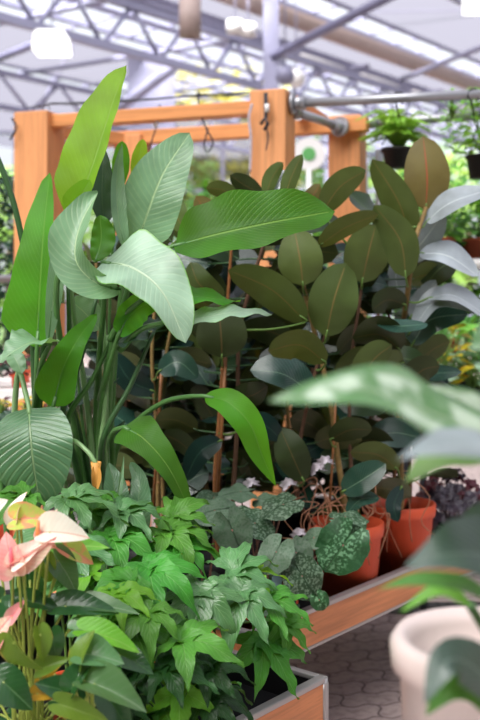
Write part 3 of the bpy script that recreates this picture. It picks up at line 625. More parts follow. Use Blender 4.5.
# dried orange bract on its curved stalk
mb = MB(); mb.tube(spline([P(68, 505, 2.9), P(62, 450, 2.62), P(72, 440, 2.58), P(88, 452, 2.55), P(96, 464, 2.54)], 20), .006, n=8); fs = mb.build('flower_stalk', M['pet_l'], b1)
mb = MB(); mb.leaf([P(96, 463, 2.54), P(97, 478, 2.54), P(95, 494, 2.55)], 6.5, 6.5, V(0, -1, .1), 'lance', .7); mb.tube([P(96, 462, 2.545), P(96, 490, 2.55)], [.014, .004]); mb.build('dried_bract', M['orange'], fs)
for o, c in ((b1, (-.40, 2.92, TZ)), (b2, (-.64, 2.86, TZ))): pot(o, c, .12, .1, .22, M['black'])

# ================================================================ RUBBER PLANTS
def nearest(stems, p, low):
    best = None
    for s_ in stems:
        for q in s_:
            dd = (q-p).length+ (2.5*max(0, q.z-p.z+.02))
            if best is None or dd < best[0]: best = (dd, q)
    return best[1]
class Rubber:
    def __init__(s, label, c, h, rt, stems, potm='terra'):
        s.o = thing('rubber_plant', label, 'plant', c); s.c = Vector(c)
        pot(s.o, c, rt, rt*.8, h, M[potm], .045)
        s.st = []
        for pts, r, m in stems:
            C = spline([V(c[0]+(P(*pts[0]).x-c[0])*.5, c[1], c[2]+h-.05)]+[P(*q) for q in pts], 40)
            mb = MB(); mb.tube(C, [r*(1-.45*i/40) for i in range(41)], n=9); mb.build('stem', M[m], s.o); s.st.append(C)
    def leaf(s, pts, hw, n='b', m='rub_u', prof='ell', fold=.12, label=None, curl=.0, nseg=14):
        if isinstance(hw, (int, float)): hw = (hw, hw)
        L = [P(*q) for q in pts]; n = NF[n] if isinstance(n, str) else n
        mb = MB(); mb.leaf(L, hw[0], hw[1], n, prof, fold, .02, 2., curl, 0, nseg, 3)
        b = L[0]; q = nearest(s.st, b, 0); mid = (b+q)*.5+V(0, 0, -.01)
        mb.tube(spline([q, mid, b, spline(L, 10)[1]], 8), [.004, .004, .0038, .0036, .0034, .0032, .003, .0028, .0024], 1, 6)
        o = mb.build('leaf', [M[m], M['stem_g']], s.o)
        if label: o['label'] = label
    def fill(s, n, seed, spread, zlo, zhi, ms, size=(.13, .19), yoff=.0):
        R = random.Random(seed)
        for i in range(n):
            C = R.choice(s.st); lo = zlo; k = [q for q in C if zlo <= q.z <= zhi] or C
            q = R.choice(k); a = i*2.4+R.random()
            d = V(math.cos(a), math.sin(a), 0)
            if d.y < -.35: d.y *= -.6
            L = R.uniform(*size); el = R.uniform(-.1, 1.1)
            b = q+d*R.uniform(.03, spread*.7)+V(0, yoff, 0); D = (d+V(0, 0, el)).normalized()
            pts = [b, b+D*L*.5+V(0, 0, .006), b+D*L+V(0, 0, -.02)]
            nn = (V(0, 0, .45)-d*R.uniform(.2, .8)+V(R.uniform(-.3, .3), R.uniform(.3, 1.5)*(1 if R.random() < .68 else -1), 0)).normalized()
            mb = MB(); mb.leaf(pts, L*.3, L*.3, nn, 'ell', .1, .02, 2., 0, 0, 10, 2, px=False)
            mb.tube([q, (q+b)*.5, b, pts[1]*.2+b*.8], [.003, .003, .0025, .002], 1, 5)
            mb.build('leaf', [M[R.choice(ms)], M['pet_d']], s.o)
r1 = Rubber('bushy rubber plant half hidden behind the banana-leaved plant', (-.30, 3.45, BZ), .2, .105,
            [([(158, 500, 3.4), (156, 420, 3.38), (152, 350, 3.36), (160, 250, 3.36)], .009, 'stem_w'), ([(163, 500, 3.44), (160, 400, 3.42), (176, 300, 3.42), (185, 235, 3.42)], .008, 'stem_w')], 'black')
r2 = Rubber('rubber plant on bamboo stakes behind the arching bright leaf', (-.06, 3.28, BZ), .2, .105,
            [([(215, 485, 3.28), (219, 420, 3.28), (224, 350, 3.28), (232, 240, 3.26)], .0085, 'bamboo'), ([(234, 480, 3.32), (238, 410, 3.32), (240, 330, 3.32), (262, 250, 3.3), (280, 200, 3.3)], .009, 'stem_d')], 'black')
r3 = Rubber('olive-leaved rubber plant in orange pot hung with dry roots, behind the dark begonia leaf', (.37, 3.48, BZ), .275, .128,
            [([(344, 500, 3.38), (338, 460, 3.36), (330, 400, 3.34), (314, 330, 3.3), (303, 284, 3.27)], .0125, 'stem_w'), ([(300, 505, 3.36), (296, 470, 3.34), (304, 420, 3.34), (316, 370, 3.32), (325, 335, 3.3)], .009, 'stem_d'),
             ([(352, 500, 3.4), (350, 440, 3.4), (350, 370, 3.4), (360, 300, 3.38), (364, 260, 3.36)], .008, 'stem_d')])
r4 = Rubber('tall rubber plant with bronze top leaf in the orange pot nearest the dark heuchera', (.60, 3.76, BZ), .285, .132,
            [([(401, 500, 3.6), (400, 440, 3.6), (402, 370, 3.58), (403, 330, 3.56), (408, 290, 3.40), (414, 245, 3.33), (426, 208, 3.42)], .0135, 'stem_w'), ([(410, 495, 3.62), (408, 430, 3.62), (400, 360, 3.6), (385, 300, 3.58), (378, 260, 3.5)], .008, 'stem_d')])
for o, (x, y0, y1, Yv), r in ((r2.o, (222, 352, 492, 3.24), .0055), (r4.o, (397, 360, 500, 3.56), .0062), (r3.o, (333, 380, 520, 3.33), .004), (r1.o, (158, 360, 500, 3.36), .005)):
    mb = MB(); mb.tube([P(x-5, y1+12, Yv), P(x, (y0+y1)/2, Yv), P(x+4, y0, Yv)], r, n=8)
    for k in range(4): z = P(x, y0+(y1-y0)*(k+.5)/4, Yv); mb.tube([z-V(0, 0, .002), z+V(0, 0, .002)], r*1.25, n=8)
    mb.build('bamboo_stake', M['bamboo'], o)
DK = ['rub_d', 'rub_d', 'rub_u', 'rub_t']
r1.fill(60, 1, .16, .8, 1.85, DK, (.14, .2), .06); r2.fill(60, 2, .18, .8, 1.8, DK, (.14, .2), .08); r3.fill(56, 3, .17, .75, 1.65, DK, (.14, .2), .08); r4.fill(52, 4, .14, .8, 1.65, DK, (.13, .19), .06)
# hero leaves
r4.leaf([(426, 210, 3.42), (427, 175, 3.40), (423, 136, 3.42)], 23, 'b', 'rub_b', label='upright bronze leaf at the very top')
r4.leaf([(410, 245, 3.4), (400, 205, 3.36), (372, 159, 3.36)], (18, 16), V(.25, 1, .5), 'rub_u')
r4.leaf([(406, 278, 3.34), (400, 240, 3.32), (374, 205, 3.32)], (20, 17), V(.2, 1, .4), 'rub_u')
r3.leaf([(362, 283, 3.34), (368, 255, 3.32), (376, 224, 3.34)], (23, 22), V(-.2, 1, .3), 'rub_u')
r3.leaf([(322, 213, 3.3), (340, 187, 3.28), (366, 170, 3.3)], (14, 14), 'b', 'rub_u')
r3.leaf([(318, 247, 3.26), (345, 228, 3.22), (379, 214, 3.22)], (11, 10), V(0, .7, .7), 'rub_u')
r4.leaf([(388, 222, 3.4), (366, 208, 3.38), (349, 193, 3.38)], (9, 11), 'u', 'rub_u')
r3.leaf([(326, 337, 3.24), (334, 300, 3.2), (346, 263, 3.22)], 25, 'b', 'rub_u', label='big olive rounded leaf, pale rib')
r3.leaf([(303, 286, 3.22), (300, 260, 3.2), (294, 228, 3.22)], 23, 'b', 'rub_u')
r2.leaf([(306, 322, 3.2), (272, 290, 3.16), (228, 270, 3.18)], (20, 17), V(0, .8, .6), 'rub_u')
r2.leaf([(284, 200, 3.24), (291, 178, 3.24), (302, 154, 3.26)], (9, 8), 'b', 'rub_u')
r2.leaf([(266, 196, 3.26), (272, 178, 3.26), (283, 162, 3.28)], (9, 7), 'b', 'rub_u')
r2.leaf([(262, 196, 3.3), (246, 186, 3.3), (230, 175, 3.3)], (10, 10), 'b', 'rub_d')
r2.leaf([(240, 200, 3.3), (222, 190, 3.3), (206, 188, 3.3)], (9, 9), 'b', 'rub_u')
r1.leaf([(185, 232, 3.3), (175, 212, 3.3), (172, 190, 3.3)], (12, 12), 'b', 'rub_u')
r1.leaf([(212, 228, 3.3), (205, 212, 3.3), (196, 196, 3.3)], (10, 12), 'b', 'rub_b')
r2.leaf([(270, 192, 3.28), (276, 182, 3.28), (285, 170, 3.3)], (10, 8), V(0, -.8, .6), 'rub_sheen')
r2.leaf([(300, 205, 3.28), (312, 196, 3.28), (320, 184, 3.3)], (8, 8), 'b', 'rub_b')
r3.leaf([(326, 363, 3.16), (300, 345, 3.13), (268, 351, 3.12)], (18, 14), V(0, .7, .7), 'rub_u')
r3.leaf([(316, 398, 3.24), (285, 375, 3.2), (250, 370, 3.2)], (14, 19), V(0, -.8, .5), 'rub_t', label='dark teal glossy leaf')
r2.leaf([(222, 358, 3.2), (221, 335, 3.18), (218, 300, 3.2)], 26, 'b', 'rub_d')
r3.leaf([(358, 395, 3.25), (372, 362, 3.2), (392, 345, 3.2)], (16, 14), V(-.2, 1, .4), 'rub_u')
r4.leaf([(400, 350, 3.3), (380, 335, 3.22), (352, 338, 3.2)], (12, 17), V(0, .7, .7), 'rub_d')
r4.leaf([(404, 362, 3.3), (382, 372, 3.24), (345, 392, 3.2)], (14, 15), V(0, .9, .5), 'rub_u')
r4.leaf([(374, 322, 3.2), (398, 326, 3.2), (428, 324, 3.22)], (6, 8), V(0, -.5, .9), 'rub_t')
r4.leaf([(406, 305, 3.4), (388, 300, 3.36), (372, 310, 3.34)], (12, 12), 'b', 'rub_d')
r4.leaf([(426, 222, 3.4), (450, 203, 3.36), (488, 190, 3.34)], (12, 11), V(0, -.6, .8), 'rub_sheen', label='leaf with pale sheen pointing out to the side')
r4.leaf([(404, 262, 3.5), (424, 240, 3.46), (444, 212, 3.46)], (17, 15), V(.2, -.9, .3), 'rub_sheen')
r4.leaf([(419, 253, 3.4), (448, 256, 3.36), (478, 276, 3.36)], (13, 10), V(.1, -.6, .8), 'rub_sheen')
r4.leaf([(412, 330, 3.44), (440, 300, 3.4), (492, 316, 3.36)], (12, 8), V(.1, -.6, .8), 'rub_sheen')
r4.leaf([(428, 298, 3.4), (455, 296, 3.36), (492, 320, 3.36)], (10, 7), V(.1, -.5, .9), 'rub_sheen')
r4.leaf([(412, 345, 3.5), (430, 320, 3.48), (468, 314, 3.48)], (20, 14), 'f', 'rub_t')
r4.leaf([(410, 318, 3.46), (422, 298, 3.46), (436, 280, 3.46)], (9, 9), 'f', 'rub_sheen')
r4.leaf([(402, 300, 3.5), (396, 280, 3.5), (398, 250, 3.5)], (9, 9), V(.3, -1, .1), 'rub_sheen')
r4.leaf([(412, 380, 3.5), (430, 374, 3.46), (462, 372, 3.44)], (8, 10), 'u', 'rub_t')
r4.leaf([(412, 395, 3.46), (430, 388, 3.42), (458, 396, 3.4)], (9, 9), 'u', 'rub_sheen')
r4.leaf([(398, 400, 3.4), (420, 372, 3.36), (440, 366, 3.36)], (14, 14), 'b', 'rub_d')
r3.leaf([(304, 482, 3.2), (292, 455, 3.17), (280, 428, 3.2)], (17, 17), V(0, 1, .2), 'rub_d', label='dark olive leaf low on the plant')
r3.leaf([(342, 492, 3.2), (362, 480, 3.16), (386, 464, 3.16)], (16, 13), V(.1, -.9, .4), 'rub_t')
r3.leaf([(346, 515, 3.2), (360, 500, 3.18), (380, 498, 3.18)], (8, 8), 'u', 'rub_t')
r4.leaf([(402, 486, 3.45), (394, 505, 3.4), (398, 522, 3.38)], (7, 9), V(.1, -.9, .3), 'rub_d')
r4.leaf([(398, 470, 3.46), (378, 455, 3.4), (350, 452, 3.38)], (12, 12), 'b', 'rub_u')
r4.leaf([(396, 455, 3.5), (372, 440, 3.46), (345, 448, 3.44)], (10, 12), 'b', 'rub_d')
r3.leaf([(330, 440, 3.3), (350, 430, 3.26), (372, 430, 3.26)], (12, 12), 'b', 'rub_d')
r2.leaf([(222, 440, 3.18), (200, 452, 3.16), (185, 480, 3.16)], (12, 12), 'f', 'rub_d')
r2.leaf([(240, 430, 3.2), (262, 424, 3.18), (282, 440, 3.2)], (12, 12), 'f', 'rub_d')
r1.leaf([(158, 372, 3.3), (178, 362, 3.28), (198, 378, 3.28)], (12, 14), 'f', 'rub_t')
r1.leaf([(155, 392, 3.3), (130, 380, 3.26), (112, 352, 3.26)], (12, 14), 'f', 'rub_d')
r2.leaf([(224, 300, 3.22), (200, 285, 3.2), (190, 262, 3.22)], (14, 14), 'b', 'rub_u')
r2.leaf([(232, 392, 3.2), (250, 396, 3.2), (268, 386, 3.22)], (13, 13), 'b', 'rub_d')
# second row of rubber plants at the rear of the bench
for lb, c, sd_, zs in (('rubber plant in the rear row behind the bird of paradise stems', (-.45, 3.62, BZ), 31, 1.75), ('rubber plant in the rear row behind the level green leaf', (-.1, 3.85, BZ), 32, 1.9),
                   ('rubber plant in the rear row behind the olive rounded leaf', (.24, 4.0, BZ), 33, 1.8), ('rubber plant in the rear row behind the bronze top leaf', (.50, 4.15, BZ), 34, 1.62)):
    k = (c[0]/c[1])*F+240
    rr = Rubber(lb, c, .24, .11, [([(k-8, 480, c[1]), (k-14, 380, c[1]-.04), (k-20, 240+(1.9-zs)*100, c[1]-.05)], .010, 'stem_w'), ([(k+6, 480, c[1]), (k+12, 380, c[1]), (k+22, 240+(1.9-zs)*120, c[1])], .010, 'stem_d')], 'black')
    rr.fill(100, sd_, .2, .72, zs, ['rub_d', 'rub_d', 'rub_u', 'rub_t'], (.15, .21))
# dry roots around the rubber pots
for o, cx, Yv, n_, y0 in ((r3.o, 352, 3.32, 13, 508), (r4.o, 412, 3.60, 6, 500), (r3.o, 302, 3.3, 9, 505)):
    for k in range(n_):
        x = cx+RNG.uniform(-34, 34); R_ = RNG
        mb = MB(); mb.tube(spline([P(cx+R_.uniform(-14, 14), y0-R_.uniform(5, 30), Yv+.1), P((x+cx)/2+R_.uniform(-16, 16), y0-14+R_.uniform(-16, 10), Yv), P(x+R_.uniform(-6, 6), y0+2+R_.uniform(-6, 6), Yv-.03), P(x+R_.uniform(-14, 14), y0+R_.uniform(6, 34), Yv-.035), P(x+R_.uniform(-8, 8), y0+R_.uniform(20, 62), Yv-.03)], 14), .0016, n=5)
        mb.build('root', M['root'], o)

# ================================================================ BEGONIAS
def begonia(label, c, leaves, m_=('beg', 'beg_s'), n_fill=10, seed=0):
    o = thing('begonia', label, 'plant', c); pot(o, c, .068, .05, .11, M['terra'], .015); C0 = Vector(c)+V(0, 0, .1)
    R = random.Random(seed)
    def one(cp, d, n, L, W, m, cup=.12, droop=.25, lb=None):
        mb = MB(); d = Vector(d).normalized(); a = cp-d*L*.35
        mb.fan(a, d, n, L, W*1.1, 'round', -.05, droop, 0, .1)
        q = mb.build('leaf', M[m], o)
        if lb: q['label'] = lb
        m2 = MB(); m2.tube(spline([C0+V(R.uniform(-.02, .02), R.uniform(-.02, .02), 0), (C0+a)*.5+V(0, 0, .02), a], 8), .0028, n=6); m2.build('petiole', M['pet_r'], q)
    for px, py, Yv, L, W, d, n, m, *r_ in leaves: one(P(px, py, Yv), d, n, L, W, m, .12, .25, r_[0] if r_ else None)
    for k in range(n_fill):
        a = R.uniform(0, 6.28); r = R.uniform(.03, .13); cp = C0+V(math.cos(a)*r, math.sin(a)*r, R.uniform(-.01, .09))
        L = R.uniform(.05, .075); one(cp, (math.cos(a), math.sin(a)-.2, -.15), (R.uniform(-.3, .3), -.25, 1), L, L*.66, R.choice(m_))
    return o
begonia('dark green begonia with large pale-centred leaf overhanging the bench rim', (.11, 3.11, BZ), [
    (336, 556, 2.93, 0.112, 0.074, (-.55, 0, -.8), (.1, -1, .45), 'beg_d', 'large dark green leaf with pale centre'),
    (308, 585, 2.9, 0.0897, 0.0576, (.5, 0, -.8), (0, -1, .5), 'beg'), (322, 604, 2.9, 0.0390, 0.0280, (.5, 0, -.8), (0, -1, .4), 'beg_d'),
    (355, 517, 3.0, 0.0780, 0.0480, (1, -.1, 0), (0, -.2, 1), 'beg'), (360, 528, 3.05, 0.0546, 0.0400, (.6, 0, -.6), (.2, -.8, .7), 'beg_d'),
    (322, 535, 2.98, 0.0702, 0.0400, (.9, -.2, .35), (-.1, -.5, .8), 'beg_s'), (300, 560, 2.93, 0.0702, 0.0480, (.3, -.3, -.6), (0, -.7, .7), 'beg_s')], n_fill=9, seed=3)
begonia('grey-green begonia with textured leaves, above the blue tag', (.06, 3.02, BZ), [
    (236, 540, 2.9, 0.0936, 0.0560, (.35, 0, -.9), (-.2, -.8, .55), 'beg_s'), (272, 560, 2.88, 0.0780, 0.0496, (-.3, -.2, -.5), (0, -.7, .7), 'beg_s'),
    (275, 508, 2.95, 0.0858, 0.0520, (-.6, -.3, -.2), (0, -.45, .9), 'beg'), (262, 528, 2.95, 0.0780, 0.0480, (.5, -.3, -.3), (0, -.5, .8), 'beg'), (240, 514, 3.0, 0.0702, 0.0440, (-.9, -.2, 0), (0, -.4, 1), 'beg')], n_fill=15, seed=5)
begonia('silvery begonia behind the fatsia leaves, under the hanging leaf point', (-.09, 3.05, BZ), [
    (205, 512, 2.95, 0.0858, 0.0560, (-.8, -.3, -.1), (0, -.5, .9), 'beg_s'), (195, 532, 2.93, 0.0858, 0.0560, (.5, -.3, -.4), (0, -.6, .8), 'beg'), (222, 505, 3.0, 0.0780, 0.0480, (.5, -.3, 0), (0, -.4, 1), 'beg_s')], n_fill=15, seed=8)
begonia('begonia deepest in the row, level leaves against the dark stems', (.04, 3.32, BZ), [
    (232, 492, 3.15, 0.0780, 0.0560, (-.9, -.2, 0), (0, -.3, 1), 'beg_s'), (275, 500, 3.15, 0.0702, 0.0480, (.9, -.2, 0), (0, -.3, 1), 'beg_s'), (205, 498, 3.15, 0.0780, 0.0560, (-.9, -.2, 0), (0, -.3, 1), 'beg')], n_fill=15, seed=9)
# blue tag, dry litter
mb = MB(); mb.box(-.016, .016, -.001, .001, -.03, .02, 0, (P(277, 580, 2.93), V(.9, .3, -.3).normalized(), V(-.3, .9, 0).normalized(), V(.3, 0, .95))); tag(mb.build('plant_tag', M['blue']), 'pale blue plastic plant tag under the begonia leaves', 'tag')
for px, py in ((318, 470), (290, 485), (252, 485), (326, 463), (300, 535), (262, 530)):
    mb = MB(); mb.leaf([P(px-7, py+3, 3.22), P(px, py-3, 3.2), P(px+8, py+1, 3.22)], 5, 5, V(.2, -.8, .6), 'lobe', .5, .4)
    tag(mb.build('dry_leaf', M['litter']), 'shrivelled pale dry leaf caught among the plant stems', 'dry leaf', 'shrivelled pale dry leaves')

# ================================================================ FATSIAS
def palm_leaf(mb, c, d, n, R_, lobes=7, spread=2.2, droop=.25, wid=.215, mi=0, rnd=None):
    """palmate blade: c petiole point, d main direction, n facing up"""
    n = Vector(n).normalized(); d = Vector(d); d = (d-n*d.dot(n)).normalized(); s_ = d.cross(n).normalized()
    rnd = rnd or RNG
    for k in range(lobes):
        a = (k-(lobes-1)/2)/((lobes-1)/2)*spread
        L = R_*(1-.42*(abs(a)/spread)**1.4)*rnd.uniform(.93, 1.07)
        D = d*math.cos(a)+s_*math.sin(a)
        pts = [c-D*.004+n*(-.0006*abs(k-lobes//2)), c+D*L*.35+n*L*.05, c+D*L*.7-n*L*droop*.35, c+D*L*.97-n*L*droop*rnd.uniform(.6, 1.8)]
        tw = (n+s_*rnd.uniform(-.35, .35)+d*rnd.uniform(-.25, .25))
        mb.leaf(pts, L*wid*rnd.uniform(.85, 1.1), L*wid*rnd.uniform(.85, 1.1), tw, 'lobe', .2, .2, 2.5, 0, mi, 13, 2, px=False)
def fatsia(label, c, heroes, n_fill, seed, rad=.16, h=(.14, .34), ms=('fat', 'fat_shade', 'fat_shade', 'fat_shade'), potm='terra', prt=.062):
    o = thing('fatsia_plant', label, 'plant', c); pot(o, c, prt, prt*.76, .105, M[potm], .015); C0 = Vector(c)+V(0, 0, .09); R = random.Random(seed)
    stems = []
    for k in range(3):
        a = k*2.1+seed; top = C0+V(math.cos(a)*.05, math.sin(a)*.05, h[0]+.07); C = spline([C0+V(math.cos(a)*.015, math.sin(a)*.015, 0), C0.lerp(top, .5)+V(0, 0, 0), top], 10)
        mb = MB(); mb.tube(C, .004, n=6); mb.build('stem', M['stem_g'], o); stems.append(C)
    def one(cp, d, n, S, m, lobes=7, droop=.25, wid=.215):
        mb = MB(); palm_leaf(mb, cp, d, n, S*1.28, lobes, 2.15, droop, wid, 0, R); q = mb.build('leaf', M[m], o)
        b = min((p for C in stems for p in C), key=lambda p: (p-cp).length+abs(p.z+.05-cp.z))
        m2 = MB(); m2.tube(spline([b, (b+cp)*.5+V(0, 0, .015), cp-Vector(n).normalized()*.002], 8), .0024, n=6); m2.build('petiole', M['stem_g'], q)
    for px, py, Yv, S, d, n, m, *k in heroes: one(P(px, py, Yv), d, n, S, m, k[0] if k else 7, k[1] if len(k) > 1 else .25)
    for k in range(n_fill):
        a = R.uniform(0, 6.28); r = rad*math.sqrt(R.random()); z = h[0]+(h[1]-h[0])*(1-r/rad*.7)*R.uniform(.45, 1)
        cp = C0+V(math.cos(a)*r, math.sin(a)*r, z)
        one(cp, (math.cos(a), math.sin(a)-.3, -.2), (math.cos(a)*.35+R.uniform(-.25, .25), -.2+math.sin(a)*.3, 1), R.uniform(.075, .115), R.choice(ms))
    return o
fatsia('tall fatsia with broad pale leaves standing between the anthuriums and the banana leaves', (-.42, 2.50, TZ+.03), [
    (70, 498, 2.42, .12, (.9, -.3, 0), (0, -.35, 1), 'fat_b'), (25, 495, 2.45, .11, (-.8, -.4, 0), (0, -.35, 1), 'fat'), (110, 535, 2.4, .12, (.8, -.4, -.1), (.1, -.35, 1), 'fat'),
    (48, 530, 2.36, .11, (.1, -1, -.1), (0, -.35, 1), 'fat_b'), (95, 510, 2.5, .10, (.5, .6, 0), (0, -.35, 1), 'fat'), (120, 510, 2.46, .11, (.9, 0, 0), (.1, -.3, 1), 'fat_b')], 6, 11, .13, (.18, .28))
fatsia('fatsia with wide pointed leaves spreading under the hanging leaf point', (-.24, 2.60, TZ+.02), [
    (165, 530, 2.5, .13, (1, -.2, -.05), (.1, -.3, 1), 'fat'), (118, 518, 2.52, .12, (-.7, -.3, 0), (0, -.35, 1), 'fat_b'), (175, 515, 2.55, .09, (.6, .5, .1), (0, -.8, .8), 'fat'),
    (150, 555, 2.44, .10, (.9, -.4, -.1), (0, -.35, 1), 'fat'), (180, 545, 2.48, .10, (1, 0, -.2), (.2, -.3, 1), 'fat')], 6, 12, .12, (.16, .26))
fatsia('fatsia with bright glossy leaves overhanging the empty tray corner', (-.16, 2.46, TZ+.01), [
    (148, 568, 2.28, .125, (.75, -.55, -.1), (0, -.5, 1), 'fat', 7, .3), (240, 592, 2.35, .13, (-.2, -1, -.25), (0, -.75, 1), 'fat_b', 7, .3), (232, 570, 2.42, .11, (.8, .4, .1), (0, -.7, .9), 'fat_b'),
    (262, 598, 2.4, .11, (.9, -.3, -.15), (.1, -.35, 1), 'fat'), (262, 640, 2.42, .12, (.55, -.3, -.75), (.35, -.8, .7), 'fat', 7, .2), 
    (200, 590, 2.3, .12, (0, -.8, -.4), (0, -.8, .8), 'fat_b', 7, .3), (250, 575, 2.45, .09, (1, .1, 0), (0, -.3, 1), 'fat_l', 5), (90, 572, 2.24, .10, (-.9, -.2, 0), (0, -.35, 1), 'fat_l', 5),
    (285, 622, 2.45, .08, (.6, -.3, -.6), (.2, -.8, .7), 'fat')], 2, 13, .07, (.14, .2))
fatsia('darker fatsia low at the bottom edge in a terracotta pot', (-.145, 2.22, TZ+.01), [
    (182, 640, 2.12, .12, (1, -.3, -.2), (0, -.35, 1), 'fat', 5), (165, 665, 2.1, .10, (.9, -.4, -.2), (0, -.35, 1), 'fat_shade'), (205, 668, 2.15, .09, (1, 0, -.1), (0, -.5, 1), 'fat_shade'),
    (148, 610, 2.14, .11, (-.5, -.8, -.1), (0, -.5, 1), 'fat'), (180, 690, 2.12, .09, (0, -.6, -.7), (0, -.9, .5), 'fat_l', 5), (205, 700, 2.15, .08, (.6, -.4, -.2), (0, -.5, 1), 'fat_shade'), (125, 700, 2.1, .08, (-.4, -.6, -.2), (0, -.5, 1), 'fat_shade'),
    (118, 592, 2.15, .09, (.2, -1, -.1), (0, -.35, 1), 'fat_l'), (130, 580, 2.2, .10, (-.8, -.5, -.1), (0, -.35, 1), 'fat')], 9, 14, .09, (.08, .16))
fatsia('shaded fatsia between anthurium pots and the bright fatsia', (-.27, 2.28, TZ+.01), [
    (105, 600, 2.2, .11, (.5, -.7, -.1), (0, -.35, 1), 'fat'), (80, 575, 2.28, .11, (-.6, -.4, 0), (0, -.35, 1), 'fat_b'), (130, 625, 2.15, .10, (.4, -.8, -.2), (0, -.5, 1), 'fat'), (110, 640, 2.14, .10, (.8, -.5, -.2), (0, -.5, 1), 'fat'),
    (70, 545, 2.3, .11, (.3, -.7, 0), (0, -.35, 1), 'fat_b'), (130, 670, 2.12, .09, (-.6, -.6, -.3), (0, -.5, 1), 'fat_shade')], 8, 15, .11, (.1, .22), ('fat_shade', 'fat_shade', 'fat_shade'))
# ================================================================ ANTHURIUMS
def anth(label, c, spathes, leaves, seed, extra=8):
    o = thing('anthurium', label, 'plant', c); pot(o, c, .075, .058, .12, M['terra'], .015); C0 = Vector(c)+V(0, 0, .11); R = random.Random(seed)
    def stalk(to, par, m, r=.0026):
        b = C0+V(R.uniform(-.03, .03), R.uniform(-.03, .03), 0)
        mb = MB(); mb.tube(spline([b, b.lerp(to, .5)+V((to.x-b.x)*-.12, 0, .03), to], 12), r, n=6); mb.build('petiole', M[m], par)
    for px, py, Yv, d, n, L, W, m, sd_, *r_ in spathes:
        a = P(px, py, Yv); d = Vector(d).normalized(); mb = MB(); mb.fan(a, d, n, L*.9, W*.85, 'heart', .6, .3, 0, .03)
        q = mb.build('spathe', M[m], o)
        if r_: q['label'] = r_[0]
        nn = Vector(n).normalized()
        if sd_:
            mb = MB(); e = a+nn*.004; mb.tube([e, e+(nn*.5+V(0, 0, 1)).normalized()*.012, e+(nn*.25+V(0, 0, 1)+d*.1).normalized()*.038], [.0045, .0048, .0028], n=10); mb.build('spadix', M[sd_], q)
        stalk(a, q, 'stem_y', .0028)
    for px, py, Yv, d, n, L, W, m, *cu in leaves:
        a = P(px, py, Yv); mb = MB(); mb.fan(a, d, n, L*.86, W*.82, 'heart', (cu[0] if cu else .25)*1.3, .25, 0, .02); q = mb.build('leaf', M[m], o); stalk(a, q, 'stem_y')
    for k in range(extra):
        a = R.uniform(0, 6.28); r = R.uniform(.04, .13); p = C0+V(math.cos(a)*r, math.sin(a)*r, R.uniform(.0, .12)); L = R.uniform(.045, .07)
        mb = MB(); mb.fan(p, (math.cos(a), math.sin(a)-.3, -.4), (math.cos(a)*.4, -.6, 1), L, L*.42, 'heart', .2, .25, 0, .02); q = mb.build('leaf', M[R.choice(['ant'])], o); stalk(p, q, 'stem_y')
    for k in range(22):
        a = R.uniform(0, 6.28); p = C0+V(math.cos(a)*.09, math.sin(a)*.09, R.uniform(.05, .16)); b = C0+V(R.uniform(-.03, .03), R.uniform(-.03, .03), 0)
        mb = MB(); mb.tube(spline([b, b.lerp(p, .5)+V(0, 0, .02), p], 10), .0026, n=6); mb.build('leaf_stalk', M['stem_y'], o)
